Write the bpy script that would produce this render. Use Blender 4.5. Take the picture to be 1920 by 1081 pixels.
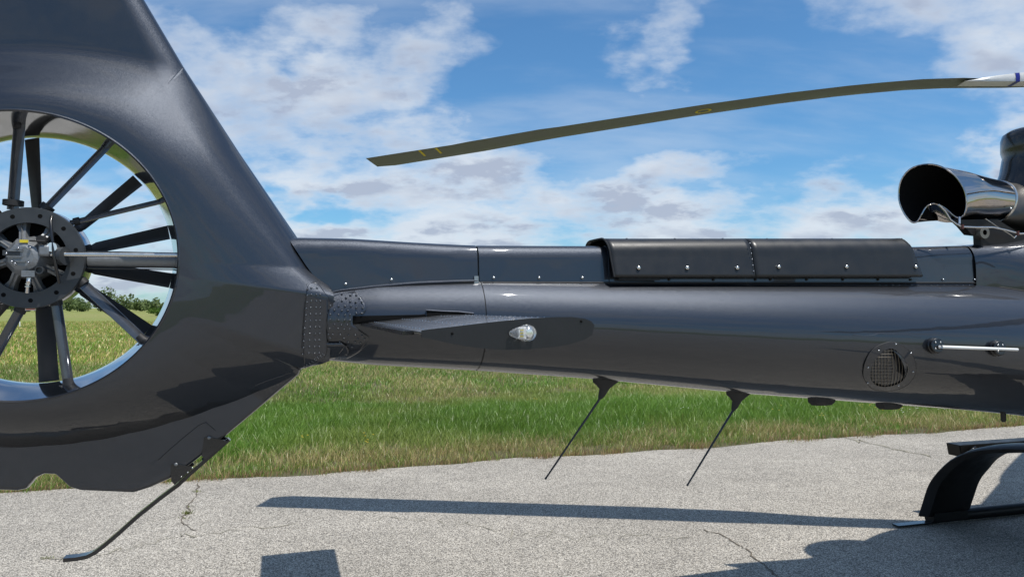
import bpy, math, random
import numpy as np
from mathutils import Vector, Matrix

random.seed(7); rng = np.random.default_rng(7)
S = bpy.context.scene
for o in list(bpy.data.objects): bpy.data.objects.remove(o)
COL = S.collection
PI = math.pi

# ------------------------------------------------------------------ camera
F = 1423.0; CX, CY = 960.0, 540.5; CAMZ = 1.55
PITCH = math.atan(36.5 / F)
cd = bpy.data.cameras.new('camera'); cam = bpy.data.objects.new('camera', cd); COL.objects.link(cam)
cam.location = (0, 0, CAMZ); cam.rotation_euler = (PI / 2 + PITCH, 0, 0)
cd.sensor_width = 36; cd.lens = 36 * F / 1920; cd.clip_start = 0.05; cd.clip_end = 20000
S.camera = cam

# ------------------------------------------------------------------ light
SUNV = Vector((-0.37, 0.235, -1.0)).normalized()          # direction the light travels
sl = bpy.data.lights.new('sun', 'SUN'); sl.energy = 4.6; sl.angle = math.radians(0.53); sl.color = (1, 0.955, 0.89)
sun = bpy.data.objects.new('sun', sl); COL.objects.link(sun)
sun.rotation_euler = (-SUNV).to_track_quat('Z', 'Y').to_euler(); sun.location = (0, 0, 60)
elev = math.asin(-SUNV.z); azim = math.atan2(-SUNV.x, -SUNV.y)   # from +Y clockwise

W = bpy.data.worlds.new('World'); S.world = W; W.use_nodes = True
S.view_settings.view_transform = 'Standard'; S.view_settings.look = 'None'
S.view_settings.exposure = 0.12; S.view_settings.gamma = 1.0
try: S.view_settings.use_curve_mapping = False
except Exception: pass
SKY_STRENGTH = 0.095

def raydir(px, py):
    c, s = math.cos(PITCH), math.sin(PITCH)
    x = (px - CX) / F; y = (CY - py) / F
    return Vector((x, c - y * s, s + y * c))

def build_world():
    nt = W.node_tree; N = nt.nodes; L = nt.links; N.clear()
    def nd(t, **k):
        n = N.new(t)
        for a, b in k.items(): setattr(n, a, b)
        return n
    def val(sock, v):
        if hasattr(v, 'links') or hasattr(v, 'is_linked'): L.new(v, sock)
        else: sock.default_value = v
    def m(op, a, b=None, c=None, clamp=False):
        n = nd('ShaderNodeMath', operation=op, use_clamp=clamp)
        val(n.inputs[0], a)
        if b is not None: val(n.inputs[1], b)
        if c is not None: val(n.inputs[2], c)
        return n.outputs[0]
    def mr(x, a, b, c=0.0, d=1.0, smooth=True):
        n = nd('ShaderNodeMapRange'); n.interpolation_type = 'SMOOTHSTEP' if smooth else 'LINEAR'
        val(n.inputs['Value'], x)
        n.inputs['From Min'].default_value = a; n.inputs['From Max'].default_value = b
        n.inputs['To Min'].default_value = c; n.inputs['To Max'].default_value = d
        return n.outputs[0]
    out = nd('ShaderNodeOutputWorld'); bg = nd('ShaderNodeBackground'); bg.inputs[1].default_value = SKY_STRENGTH
    L.new(bg.outputs[0], out.inputs[0])
    sky = nd('ShaderNodeTexSky'); sky.sky_type = 'NISHITA'; sky.sun_disc = False
    sky.sun_elevation = elev; sky.sun_rotation = azim
    sky.air_density = 1.0; sky.dust_density = 0.6; sky.ozone_density = 2.5; sky.altitude = 200
    tc = nd('ShaderNodeTexCoord'); D = tc.outputs['Generated']
    sep = nd('ShaderNodeSeparateXYZ'); L.new(D, sep.inputs[0])
    zz = m('MAXIMUM', sep.outputs[2], 0.0)
    den = m('ADD', zz, 0.34)
    cmb = nd('ShaderNodeCombineXYZ')
    L.new(m('DIVIDE', sep.outputs[0], den), cmb.inputs[0]); L.new(m('DIVIDE', sep.outputs[1], den), cmb.inputs[1])
    def noise(vec, sc, det, rough, dist=0.0, off=(0, 0, 0), scl=(1, 1, 1)):
        mp = nd('ShaderNodeMapping'); L.new(vec, mp.inputs[0]); mp.inputs['Location'].default_value = off
        mp.inputs['Scale'].default_value = scl
        n = nd('ShaderNodeTexNoise'); L.new(mp.outputs[0], n.inputs['Vector'])
        n.inputs['Scale'].default_value = sc; n.inputs['Detail'].default_value = det
        n.inputs['Roughness'].default_value = rough; n.inputs['Distortion'].default_value = dist
        return n.outputs[0]
    # the placed cloud banks and gaps of this sky: (px, py, radius px, weight)
    blobs = [(610, 30, 120, .8), (850, 50, 70, .9), (760, 150, 75, .85), (400, 200, 210, .4), (620, 240, 150, .4), (720, 90, 40, -.4),
             (480, 300, 160, .65), (690, 390, 180, .65), (820, 330, 140, .5), (960, 300, 130, .35), (1235, 75, 85, .72), (1285, 120, 50, .6),
             (1050, 195, 50, .7), (980, 225, 40, .5), (1800, 45, 160, .8), (1560, 50, 60, .4), (1885, 255, 50, .9), (1820, 330, 50, -.5),
             (1280, 310, 130, .3), (1500, 320, 170, .3), (900, 420, 170, .7), (1250, 390, 200, .6), (1600, 400, 170, .35),
             (1010, 90, 170, -1.0), (1430, 190, 190, -1.0), (1650, 200, 150, -.8), (1000, 200, 60, -.2),
             (420, 10, 60, -.8), (560, 110, 45, -.7), (930, 130, 70, -.6), (900, 210, 50, -.4), (520, 370, 40, -.6), (600, 385, 50, -.8), (1420, 60, 90, -.8), (960, -60, 160, -.5), (1600, 470, 60, -.2),
             (480, 130, 30, -.3), (1180, 250, 90, -.6)]
    wn = nd('ShaderNodeTexNoise'); L.new(cmb.outputs[0], wn.inputs['Vector'])
    wn.inputs['Scale'].default_value = 6; wn.inputs['Detail'].default_value = 5; wn.inputs['Roughness'].default_value = .52
    wv = nd('ShaderNodeVectorMath', operation='SUBTRACT'); L.new(wn.outputs['Color'], wv.inputs[0]); wv.inputs[1].default_value = (.5, .5, .5)
    ws = nd('ShaderNodeVectorMath', operation='SCALE'); L.new(wv.outputs[0], ws.inputs[0]); ws.inputs['Scale'].default_value = .16
    wd = nd('ShaderNodeVectorMath', operation='ADD'); L.new(D, wd.inputs[0]); L.new(ws.outputs[0], wd.inputs[1])
    acc = None
    for (px, py, r, w) in blobs:
        d = raydir(px, py).normalized()
        v = nd('ShaderNodeVectorMath', operation='DISTANCE'); L.new(wd.outputs[0], v.inputs[0]); v.inputs[1].default_value = d
        g = mr(v.outputs['Value'], 0.15 * r / F, 1.25 * r / F, w * (1.35 if w < 0 else .9), 0.0)
        acc = g if acc is None else m('ADD', acc, g)
    n1 = noise(cmb.outputs[0], 2.7, 9, .56, .0, (3.1, 1.7, 0), (1, 1.25, 1))
    n2 = noise(cmb.outputs[0], 10.0, 8, .58, .0, (0, 5, 0), (1, 1.25, 1))
    base = m('ADD', m('MULTIPLY', n1, 1.0), m('MULTIPLY', n2, .42))     # ~.71 mean
    base = m('ADD', base, .025)
    dens = m('ADD', m('ADD', base, m('MULTIPLY', acc, .21)), m('MULTIPLY', mr(sep.outputs[2], .03, .20, 1, 0), .17))
    cov = mr(dens, .62, 1.04)
    cov = m('POWER', cov, 1.15)
    # brightness of the cloud mass: thick parts get greyer
    thick = mr(dens, .78, 1.05)
    n3 = noise(cmb.outputs[0], 3.6, 4, .5, 0, (9, 2, 0), (1, 1.5, 1))
    n2b = noise(cmb.outputs[0], 10.0, 8, .58, .0, (.02, 5.06, 0), (1, 1.25, 1))
    n1b = noise(cmb.outputs[0], 2.7, 9, .56, .0, (3.12, 1.78, 0), (1, 1.25, 1))
    rel = m('ADD', m('SUBTRACT', n1, n1b), m('MULTIPLY', m('SUBTRACT', n2, n2b), .35))
    relief = mr(rel, -.10, .12)
    shade = m('MULTIPLY', thick, m('MULTIPLY', m('ADD', mr(n3, .35, .65), .35), m('ADD', relief, .15)), None, True)
    cc = nd('ShaderNodeMix', data_type='RGBA'); L.new(shade, cc.inputs[0])
    k = 1.0 / SKY_STRENGTH
    cc.inputs[6].default_value = (.70 * k, .755 * k, .82 * k, 1); cc.inputs[7].default_value = (.42 * k, .47 * k, .58 * k, 1)
    mx = nd('ShaderNodeMix', data_type='RGBA'); n4 = noise(cmb.outputs[0], 2.0, 7, .55, .0, (7, 3, 0), (.7, 1.9, 1))
    veil = m('MULTIPLY', mr(n4, .42, .72), .30)
    L.new(m('MAXIMUM', m('MULTIPLY', cov, .92), veil), mx.inputs[0])
    tint = nd('ShaderNodeMix', data_type='RGBA', blend_type='MULTIPLY'); tint.inputs[0].default_value = 1
    L.new(sky.outputs[0], tint.inputs[6]); tint.inputs[7].default_value = (.66, 1.08, 1.32, 1)
    L.new(tint.outputs[2], mx.inputs[6]); L.new(cc.outputs[2], mx.inputs[7])
    L.new(mx.outputs[2], bg.inputs[0])
build_world()

# ------------------------------------------------------------------ helpers
def tag(o, label=None, cat=None, group=None, kind=None):
    if label: o['label'] = label
    if cat: o['category'] = cat
    if group: o['group'] = group
    if kind: o['kind'] = kind
    return o

def mesh_obj(name, verts, faces, mat=None, parent=None, smooth=True, auto=None):
    me = bpy.data.meshes.new(name); me.from_pydata([tuple(v) for v in verts], [], [tuple(f) for f in faces]); me.update()
    import bmesh
    bm = bmesh.new(); bm.from_mesh(me); bmesh.ops.remove_doubles(bm, verts=bm.verts, dist=1e-5)
    bmesh.ops.recalc_face_normals(bm, faces=bm.faces); bm.to_mesh(me); bm.free()
    if mat: me.materials.append(mat)
    if smooth:
        me.polygons.foreach_set('use_smooth', [True] * len(me.polygons))
        try: me.set_sharp_from_angle(angle=math.radians(auto or 40))
        except Exception: pass
    o = bpy.data.objects.new(name, me); COL.objects.link(o)
    if parent: o.parent = parent
    return o

class MB:
    """collects shapes for ONE mesh object"""
    def __init__(s): s.v = []; s.f = []
    def add(s, v, f):
        n = len(s.v); s.v += [Vector(a) for a in v]; s.f += [tuple(i + n for i in q) for q in f]; return s
    def box(s, c, d, R=None):
        v = []
        for i in (-1, 1):
            for j in (-1, 1):
                for k in (-1, 1):
                    p = Vector((i * d[0] / 2, j * d[1] / 2, k * d[2] / 2))
                    if R is not None: p = R @ p
                    v.append(Vector(c) + p)
        return s.add(v, [(0, 1, 3, 2), (4, 6, 7, 5), (0, 4, 5, 1), (2, 3, 7, 6), (0, 2, 6, 4), (1, 5, 7, 3)])
    def tube(s, pts, rad, n=12, cap=True, flat=None):
        """flat=(a,b,up): elliptical section a wide, b thick"""
        pts = [Vector(p) for p in pts]; rad = rad if hasattr(rad, '__len__') else [rad] * len(pts)
        v = []; f = []; prev = None
        for i, p in enumerate(pts):
            t = (pts[min(i + 1, len(pts) - 1)] - pts[max(i - 1, 0)]).normalized()
            if prev is None:
                a = Vector((0, 0, 1)) if abs(t.z) < .9 else Vector((1, 0, 0))
                u = t.cross(a).normalized()
            else: u = (prev - t * prev.dot(t)).normalized()
            prev = u; w = t.cross(u)
            for j in range(n):
                a = 2 * PI * j / n; v.append(p + (u * math.cos(a) + w * math.sin(a)) * rad[i])
        for i in range(len(pts) - 1):
            for j in range(n):
                f.append((i * n + j, i * n + (j + 1) % n, (i + 1) * n + (j + 1) % n, (i + 1) * n + j))
        if cap: f.append(tuple(range(n))); f.append(tuple((len(pts) - 1) * n + j for j in range(n)))
        return s.add(v, f)
    def sphere(s, c, r, n=8, m=5, sc=(1, 1, 1), R=None):
        v = []; f = []
        for i in range(m + 1):
            a = PI * i / m
            for j in range(n):
                b = 2 * PI * j / n
                p = Vector((math.sin(a) * math.cos(b) * sc[0], math.sin(a) * math.sin(b) * sc[1], math.cos(a) * sc[2])) * r
                if R is not None: p = R @ p
                v.append(Vector(c) + p)
        for i in range(m):
            for j in range(n): f.append((i * n + j, i * n + (j + 1) % n, (i + 1) * n + (j + 1) % n, (i + 1) * n + j))
        return s.add(v, f)
    def lathe(s, prof, c, axis, n=48):
        """prof: (distance along axis, radius)"""
        axis = Vector(axis).normalized(); a0 = Vector((0, 0, 1)) if abs(axis.z) < .9 else Vector((1, 0, 0))
        u = axis.cross(a0).normalized(); w = axis.cross(u); v = []; f = []
        for (h, r) in prof:
            for j in range(n):
                a = 2 * PI * j / n; v.append(Vector(c) + axis * h + (u * math.cos(a) + w * math.sin(a)) * r)
        for i in range(len(prof) - 1):
            for j in range(n): f.append((i * n + j, i * n + (j + 1) % n, (i + 1) * n + (j + 1) % n, (i + 1) * n + j))
        return s.add(v, f)
    def prism(s, poly, l0, l1):
        """poly of (s,z) extruded between lateral l0 and l1"""
        n = len(poly); v = [(a, l0, b) for a, b in poly] + [(a, l1, b) for a, b in poly]
        f = [tuple(range(n)), tuple(range(2 * n - 1, n - 1, -1))]
        for i in range(n): f.append((i, (i + 1) % n, n + (i + 1) % n, n + i))
        return s.add(v, f)
    def grid(s, rows):
        n = len(rows[0]); v = [p for r in rows for p in r]; f = []
        for i in range(len(rows) - 1):
            for j in range(n - 1): f.append((i * n + j, i * n + j + 1, (i + 1) * n + j + 1, (i + 1) * n + j))
        return s.add(v, f)
    def build(s, name, mat, parent=None, smooth=True, auto=None, label=None, kind=None):
        o = mesh_obj(name, s.v, s.f, mat, parent, smooth, auto)
        if label: o['label'] = label
        if kind: o['kind'] = kind
        return o

def bevel(o, w, seg=2):
    m = o.modifiers.new('bevel', 'BEVEL'); m.width = w; m.segments = seg; m.limit_method = 'ANGLE'; m.angle_limit = math.radians(35)
    return o

def pmat(name, col, rough=.5, metal=0.0, coat=0.0, coat_r=.03, spec=.5, noise=None, bump=None, trans=0, ior=1.45):
    m = bpy.data.materials.new(name); m.use_nodes = True; nt = m.node_tree; b = nt.nodes['Principled BSDF']
    b.inputs['Base Color'].default_value = (*col, 1); b.inputs['Roughness'].default_value = rough
    b.inputs['Metallic'].default_value = metal; b.inputs['Coat Weight'].default_value = coat
    b.inputs['Coat Roughness'].default_value = coat_r; b.inputs['IOR'].default_value = ior
    b.inputs['Specular IOR Level'].default_value = spec; b.inputs['Transmission Weight'].default_value = trans
    tc = nt.nodes.new('ShaderNodeTexCoord')
    if noise:
        sc, amt = noise
        n = nt.nodes.new('ShaderNodeTexNoise'); n.inputs['Scale'].default_value = sc; n.inputs['Detail'].default_value = 6
        nt.links.new(tc.outputs['Object'], n.inputs['Vector'])
        mx = nt.nodes.new('ShaderNodeMix'); mx.data_type = 'RGBA'; nt.links.new(n.outputs[0], mx.inputs[0])
        mx.inputs[6].default_value = (*[c * (1 - amt) for c in col], 1); mx.inputs[7].default_value = (*[min(1, c * (1 + amt)) for c in col], 1)
        nt.links.new(mx.outputs[2], b.inputs['Base Color'])
        mr = nt.nodes.new('ShaderNodeMapRange'); nt.links.new(n.outputs[0], mr.inputs[0])
        mr.inputs[1].default_value = .3; mr.inputs[2].default_value = .7
        mr.inputs[3].default_value = rough * .85; mr.inputs[4].default_value = min(1, rough * 1.15)
        nt.links.new(mr.outputs[0], b.inputs['Roughness'])
    if bump:
        sc, st = bump
        n = nt.nodes.new('ShaderNodeTexNoise'); n.inputs['Scale'].default_value = sc; n.inputs['Detail'].default_value = 3
        nt.links.new(tc.outputs['Object'], n.inputs['Vector'])
        bu = nt.nodes.new('ShaderNodeBump'); bu.inputs['Strength'].default_value = st; bu.inputs['Distance'].default_value = .01
        nt.links.new(n.outputs[0], bu.inputs['Height']); nt.links.new(bu.outputs[0], b.inputs['Normal'])
    return m

def paint_mat():
    m = pmat('charcoal_metallic_paint', (.036, .040, .049), .41, .88, 1.0, .03, .5)
    nt = m.node_tree; b = nt.nodes['Principled BSDF']; N = nt.nodes; L = nt.links
    tc = N.new('ShaderNodeTexCoord')
    b.inputs['Coat IOR'].default_value = 1.52
    # metal flakes: tiny cells, each tilted its own way
    v = N.new('ShaderNodeTexVoronoi'); v.inputs['Scale'].default_value = 2200; L.new(tc.outputs['Object'], v.inputs['Vector'])
    g = N.new('ShaderNodeNewGeometry')
    sub = N.new('ShaderNodeVectorMath'); sub.operation = 'SUBTRACT'; L.new(v.outputs['Color'], sub.inputs[0]); sub.inputs[1].default_value = (.5, .5, .5)
    sc = N.new('ShaderNodeVectorMath'); sc.operation = 'SCALE'; L.new(sub.outputs[0], sc.inputs[0]); sc.inputs['Scale'].default_value = .36
    ad = N.new('ShaderNodeVectorMath'); ad.operation = 'ADD'; L.new(g.outputs['Normal'], ad.inputs[0]); L.new(sc.outputs[0], ad.inputs[1])
    nm = N.new('ShaderNodeVectorMath'); nm.operation = 'NORMALIZE'; L.new(ad.outputs[0], nm.inputs[0]); L.new(nm.outputs[0], b.inputs['Normal'])
    # faint waviness of the clear coat
    n = N.new('ShaderNodeTexNoise'); n.inputs['Scale'].default_value = 5; n.inputs['Detail'].default_value = 2
    L.new(tc.outputs['Object'], n.inputs['Vector'])
    bu = N.new('ShaderNodeBump'); bu.inputs['Strength'].default_value = .08; bu.inputs['Distance'].default_value = .02
    L.new(n.outputs[0], bu.inputs['Height']); L.new(bu.outputs[0], b.inputs['Coat Normal'])
    d = N.new('ShaderNodeTexNoise'); d.inputs['Scale'].default_value = 9; d.inputs['Detail'].default_value = 8
    L.new(tc.outputs['Object'], d.inputs['Vector'])
    mr = N.new('ShaderNodeMapRange'); L.new(d.outputs[0], mr.inputs[0]); mr.inputs[1].default_value = .4; mr.inputs[2].default_value = .75
    mr.inputs[3].default_value = .015; mr.inputs[4].default_value = .05; L.new(mr.outputs[0], b.inputs['Coat Roughness'])
    return m
M = {}
M['paint'] = paint_mat()
M['liner'] = pmat('polished_duct_liner', (.42, .44, .47), .10, 1.0, noise=(12, .12), bump=(3, .06))
M['satin'] = pmat('satin_black_paint', (.012, .0125, .0135), .42, 0, .1, .25, noise=(14, .15), bump=(160, .03))
M['gloss_black'] = pmat('gloss_black_paint', (.008, .008, .009), .28, 0, .5, .06, noise=(20, .2))
M['blade_under'] = pmat('olive_grey_blade_paint', (.145, .152, .135), .5, 0, noise=(6, .12))
M['white'] = pmat('white_paint', (.72, .72, .7), .4, 0, noise=(10, .04))
M['steel'] = pmat('bare_steel', (.62, .61, .58), .24, 1, noise=(60, .08))
M['chrome'] = pmat('polished_exhaust_steel', (.46, .43, .40), .07, 1, noise=(8, .2), bump=(5, .12))
M['cast'] = pmat('cast_aluminium', (.20, .21, .22), .48, .55, noise=(30, .2), bump=(90, .15))
M['dark_cast'] = pmat('dark_casting', (.05, .055, .06), .5, .4, noise=(30, .3))
M['fan'] = pmat('dark_fan_blade', (.035, .033, .032), .48, .2, noise=(20, .3))
M['stator'] = pmat('glossy_stator_paint', (.06, .065, .075), .2, .4, .8, .05, noise=(25, .3))
M['soot_shade'] = pmat('soot_and_recess_shade', (.006, .006, .006), .9, 0, spec=.1, noise=(10, .3))  # real in the exhaust; also paints the dark of holes and recesses
M['rubber'] = pmat('black_rubber', (.015, .015, .016), .6, 0, noise=(20, .2))
M['grill'] = pmat('wire_mesh_metal', (.22, .20, .17), .4, .8, noise=(40, .2))
nt_ = M['chrome'].node_tree
for n_ in nt_.nodes:
    if n_.type == 'MIX': n_.inputs[6].default_value = (.52, .42, .30, 1); n_.inputs[7].default_value = (.36, .38, .44, 1)
M['heat'] = pmat('heat_tinted_steel', (.10, .095, .09), .42, .85, noise=(10, .35), bump=(20, .1))
M['dark_heat'] = pmat('sooty_support_steel', (.025, .023, .022), .5, .6, noise=(10, .35), bump=(20, .1))
M['clip'] = pmat('dark_red_rubber', (.09, .025, .018), .5, noise=(20, .2))
M['rivet_paint'] = pmat('painted_rivet_head', (.07, .074, .082), .28, .8, .8, .05, noise=(30, .1))
M['glint_skin'] = pmat('sun_glint_metallic', (.34, .35, .37), .24, .85, .6, .05, noise=(9, .2), bump=(6, .1))  # stabiliser paint with the sun's glint put into a brighter base colour
M['leg'] = pmat('black_leg_paint', (.006, .006, .006), .4, 0, 0, spec=.25, noise=(20, .2))
M['blue'] = pmat('blue_band', (.01, .02, .25), .4, noise=(20, .1))
M['yellow'] = pmat('yellow_mark', (.62, .5, .03), .5, noise=(30, .1))
M['red'] = pmat('orange_red_print', (.5, .09, .04), .5, noise=(30, .1))
M['rivet'] = pmat('rivet_metal', (.36, .37, .39), .25, .9, noise=(30, .1))
M['glass'] = pmat('clear_lens', (.96, .98, 1), .02, 0, trans=.9, ior=1.45)
M['bulb'] = pmat('silver_reflector', (.85, .85, .85), .12, 1, noise=(40, .1))

# ------------------------------------------------------------------ helicopter frame: s forward, l away from viewer, z up
YAW = math.radians(17.0); ca, sa = math.cos(YAW), math.sin(YAW)
d0 = raydir(38, 478.5); d0 = d0 * (2.6 / d0.y)
RIM_L = -.20
OX = d0.x - RIM_L * (-sa); OY = d0.y - RIM_L * ca; FZ = CAMZ + d0.z
heli = bpy.data.objects.new('helicopter', None); COL.objects.link(heli)
heli.location = (OX, OY, 0); heli.rotation_euler = (0, 0, YAW)
tag(heli, 'dark charcoal metallic helicopter parked on its skids, tail fan nearest the viewer', 'helicopter')
def toloc(x, y):  # world -> (s,l)
    x -= OX; y -= OY; return (x * ca + y * sa, -x * sa + y * ca)
CS, CL = toloc(0, 0)
def ldir(px, py):
    d = raydir(px, py); return Vector((d.x * ca + d.y * sa, -d.x * sa + d.y * ca, d.z))
CAML = Vector((CS, CL, CAMZ))
def at(px, py, l):
    """photo point -> (s,z) on the plane l metres beyond the helicopter's centre plane"""
    d = ldir(px, py); t = (l - CL) / d.y; return (CS + d.x * t, CAMZ + d.z * t)
def at3(px, py, l):
    a = at(px, py, l); return Vector((a[0], l, a[1]))
def proj(p):
    s, l, z = p; x = OX + s * ca - l * sa; y = OY + s * sa + l * ca; z -= CAMZ
    c, sn = math.cos(PITCH), math.sin(PITCH)
    dep = y * c + z * sn; up = -y * sn + z * c
    return (CX + F * x / dep, CY - F * up / dep)
def interp(x, tab):
    if x <= tab[0][0]: return tab[0][1]
    for (a, b), (c, d) in zip(tab, tab[1:]):
        if x <= c: return b + (d - b) * (x - a) / (c - a)
    return tab[-1][1]
def sm(t): t = max(0, min(1, t)); return t * t * (3 - 2 * t)

# ---- tail boom -----------------------------------------------------
BOT = [(600, 674), (700, 684), (900, 695), (1120, 711), (1400, 738), (1640, 756), (1800, 768), (1900, 778)]
s_l = at(600, 600, 0)[0]; s_r = at(1900, 600, 0)[0]
def brad(s): return interp(s, [(s_l, .165), (s_l + .25, .183), (s_r, .385), (s_r + .3, .42)])
_zc = []; _rr = []
for (px, py) in BOT:
    s = at(px, py, 0)[0]; r = brad(s); zc = 1.4
    zt_ = at(px, interp(px, [(600, 553), (700, 539), (900, 531), (1900, 535)]), -.125)[1]
    for it in range(40):
        best = max(proj((s, r * math.cos(a), zc + r * math.sin(a)))[1] for a in np.linspace(PI, 2 * PI, 60))
        zc += (best - py) / F * 3.3
        r += .4 * (zt_ - (zc + math.sqrt(max(.0001, r * r - .0156))))
    _zc.append((s, zc)); _rr.append((s, r))
print('RR', [(round(a, 2), round(b, 3), round(c[1], 3)) for (a, b), c in zip(_rr, _zc)])
_rr.append((_rr[-1][0] + .4, _rr[-1][1] + .04))
def brad(s): return interp(s, _rr)
def bzc(s):
    if s > _zc[-1][0]:
        (a, b), (c, d) = _zc[-3], _zc[-1]; return d + (d - b) / (c - a) * (s - c) * .9
    return interp(s, _zc)
def boomp(s, ang, off=0):
    """ang 0 = top, + towards the viewer"""
    r = brad(s) + off; return Vector((s, -r * math.sin(ang), bzc(s) + r * math.cos(ang)))
def onboom(px, py, off=0):
    d = ldir(px, py); t0 = (-.45 - CL) / d.y; t = t0
    for i in range(400):
        p = CAML + d * t
        if math.hypot(p.y, p.z - bzc(p.x)) <= brad(p.x) + off: break
        t += .002
    return p, Vector((-.06, p.y, p.z - bzc(p.x))).normalized()
SB0, SB1 = at(608, 600, 0)[0] - .06, s_r + .35
SEAM = onboom(912, 600)[0].x
def boom_part(sa_, sb_, ns, name):
    rows = []
    for i in range(ns + 1):
        s = sa_ + (sb_ - sa_) * i / ns; rows.append([boomp(s, 2 * PI * j / 96) for j in range(97)])
    return MB().grid(rows).build(name, M['paint'], heli)
boom = boom_part(SEAM + .002, SB1, 60, 'tail_boom')
aft = boom_part(SB0, SEAM - .002, 24, 'aft_boom_section')
MB().grid([[boomp(s, 2 * PI * j / 64, -.004) for j in range(65)] for s in (SEAM - .03, SEAM + .03)]).build('seam_joint', M['rubber'], heli)

# ---- fenestron shroud and fin ---------------------------------------
R0 = .499
A = at(270, 0, 0); B = at(345, 127, 0)
k = (3.5 - A[1]) / (A[1] - B[1]); TOP = (A[0] + (A[0] - B[0]) * k, 3.5)
def ap(*l): return [at(x, y, 0) for x, y in l]
out = [TOP, A] + ap((345, 127), (448, 285), (556, 443), (585, 488), (608, 524), (622, 552), (617, 600), (614, 672), (566, 691), (563, 699),
        (420, 819), (383, 849), (359, 868), (322, 894), (285, 911), (253, 921), (155, 917), (135, 911), (122, 899), (108, 887),
        (86, 886), (71, 893), (53, 914), (37, 917), (0, 916))
out += [(-.55, out[-1][1] + .0), (-.66, 1.1), (-.72, 1.5), (-.74, 1.95), (-.86, 2.5), (TOP[0] - .52, 3.42), (TOP[0] - .48, 3.5)]
def ray_out(th):
    dx, dz = math.cos(th), math.sin(th); best = 9
    for i in range(len(out)):
        x1, z1 = out[i]; x2, z2 = out[(i + 1) % len(out)]; z1 -= FZ; z2 -= FZ
        ex, ez = x2 - x1, z2 - z1; det = -dx * ez + dz * ex
        if abs(det) < 1e-9: continue
        t = (-x1 * ez + z1 * ex) / det; u = (dx * z1 - dz * x1) / det
        if t > 0 and -1e-6 <= u <= 1 + 1e-6: best = min(best, t)
    return best
def angl(p): return math.degrees(math.atan2(p[1] - FZ, p[0])) % 360
def rad_(p): return math.hypot(p[0], p[1] - FZ)
pA, pJ, pK = at(345, 132, 0), at(560, 450, 0), at(566, 691, 0)
aA, aJ, aK = angl(pA), angl(pJ), angl(pK) - 360
cr = [at(x, y, -.05) for x, y in [(566, 693), (480, 735), (400, 765), (320, 792), (240, 813), (160, 828), (80, 836), (0, 839)]]
cre = [(angl(p) - 360 if angl(p) > 180 else angl(p), rad_(p)) for p in cr]; cre.sort()
ct = [at(x, 84 + 44 * (max(0, x) / 345) ** 2.2, -.05 * max(0, 1 - (max(0, x) / 345) ** 4)) for x in range(-60, 700, 8)]
cte = [(angl(p), rad_(p)) for p in ct]; cte = [q for q in cte if q[0] > -60]; cte.sort()
aR1, aR2 = angl(at(596, 506, 0)), angl(at(617, 556, 0))
aR1 = aR1 - 360 if aR1 > 180 else aR1; aR2 = aR2 - 360 if aR2 > 180 else aR2
print('ANG', aA, aJ, aK, aR1, aR2, cte)
def bulge(deg):  # radius at which the bulge ends
    if deg > 180: deg -= 360
    if aK <= deg <= aA: return None
    if deg > aA: return interp(deg, cte + [(130, cte[-1][1] + .02), (180, .74)])
    if deg < cre[0][0]: return interp(deg, [(-180, .74), (-140, .70), (cre[0][0], cre[0][1])])
    return interp(deg, cre)
def half_thick(th, rho, ro):
    deg = math.degrees(th) % 360; dd = deg - 360 if deg > 180 else deg
    rb = bulge(deg); WM = .20
    if dd > aJ + 2:
        kk = .035 * sm((dd - aJ - 2) / 12) + .001; rx = interp(dd, cte); mn = min(rx, ro); rb = mn - kk * math.log(math.exp(-(rx - mn) / kk) + math.exp(-(ro - mn) / kk))
    # thickness outside the bulge
    wout = interp(dd, [(-180, .035), (aK - 10, .035), (aK, .10), (aK + 3, .135), (aR2, .165), (aR1, .115), (aJ, .105), (aJ + 14, .09), (aA - 12, .072), (aA, .066), (90, .060), (180, .055)])
    lim = ro if rb is None else min(rb, ro)
    t = max(0, min(1, (rho - R0) / max(.02, (lim - R0))))
    wtop = sm((dd - aA + 26) / 28) if dd > 0 else 0
    convex = 1 - t ** 2.1; ess = 1 - sm(t ** 1.15)
    g = convex * (1 - wtop) + ess * wtop
    w = wout + (WM - wout) * g
    dist = max(0, ro - rho)
    full = sm((dd - aR2) / (aR1 - aR2)) if dd > aR2 else (sm((aK + 3 - dd) / 3) if dd < aK + 3 else 0)
    if full <= 0: return w
    rnd = interp(dd, [(-180, .012), (aK - 2, .014), (aK, .02), (aR2, .09), (aR1, .12), (aJ + 4, .13), (aA, .12), (95, .10), (115, .05), (180, .05)])
    q = min(1, dist / rnd)
    ww_ = w * math.sqrt(max(0, 1 - (1 - q) ** 2)) if q < 1 else w
    return w + (ww_ - w) * full
NT, NR = 900, 64
# angles: extra ones through the outline's corners
rows_f, rows_b = [], []
ts = sorted(set([0, .008, .03, .5] + [.03 + .94 * i / (NR - 12) for i in range(1, NR - 11)] + [.978, .985, .991, .995, .998, .9993, 1]))
for i in range(NT):
    th = 2 * PI * i / NT; ro = ray_out(th); a = []; b = []
    rb_ = bulge(math.degrees(th) % 360); rb_ = min(rb_ if rb_ else 9, R0 + (ro - R0) * .80 if rb_ is None else ro * .985)
    if rb_ < R0 + .02: rb_ = R0 + (ro - R0) * .5
    for t in ts:
        rho = R0 + (rb_ - R0) * t / .5 if t < .5 else rb_ + (ro - rb_) * (t - .5) / .5
        if t == 0: rho = R0
        w = half_thick(th, rho, ro)
        if t == 0: w -= .008
        a.append((rho * math.cos(th), -w, FZ + rho * math.sin(th))); b.append((rho * math.cos(th), w, FZ + rho * math.sin(th)))
    rows_f.append(a); rows_b.append(b)
rows_f.append(rows_f[0]); rows_b.append(rows_b[0])
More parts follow.
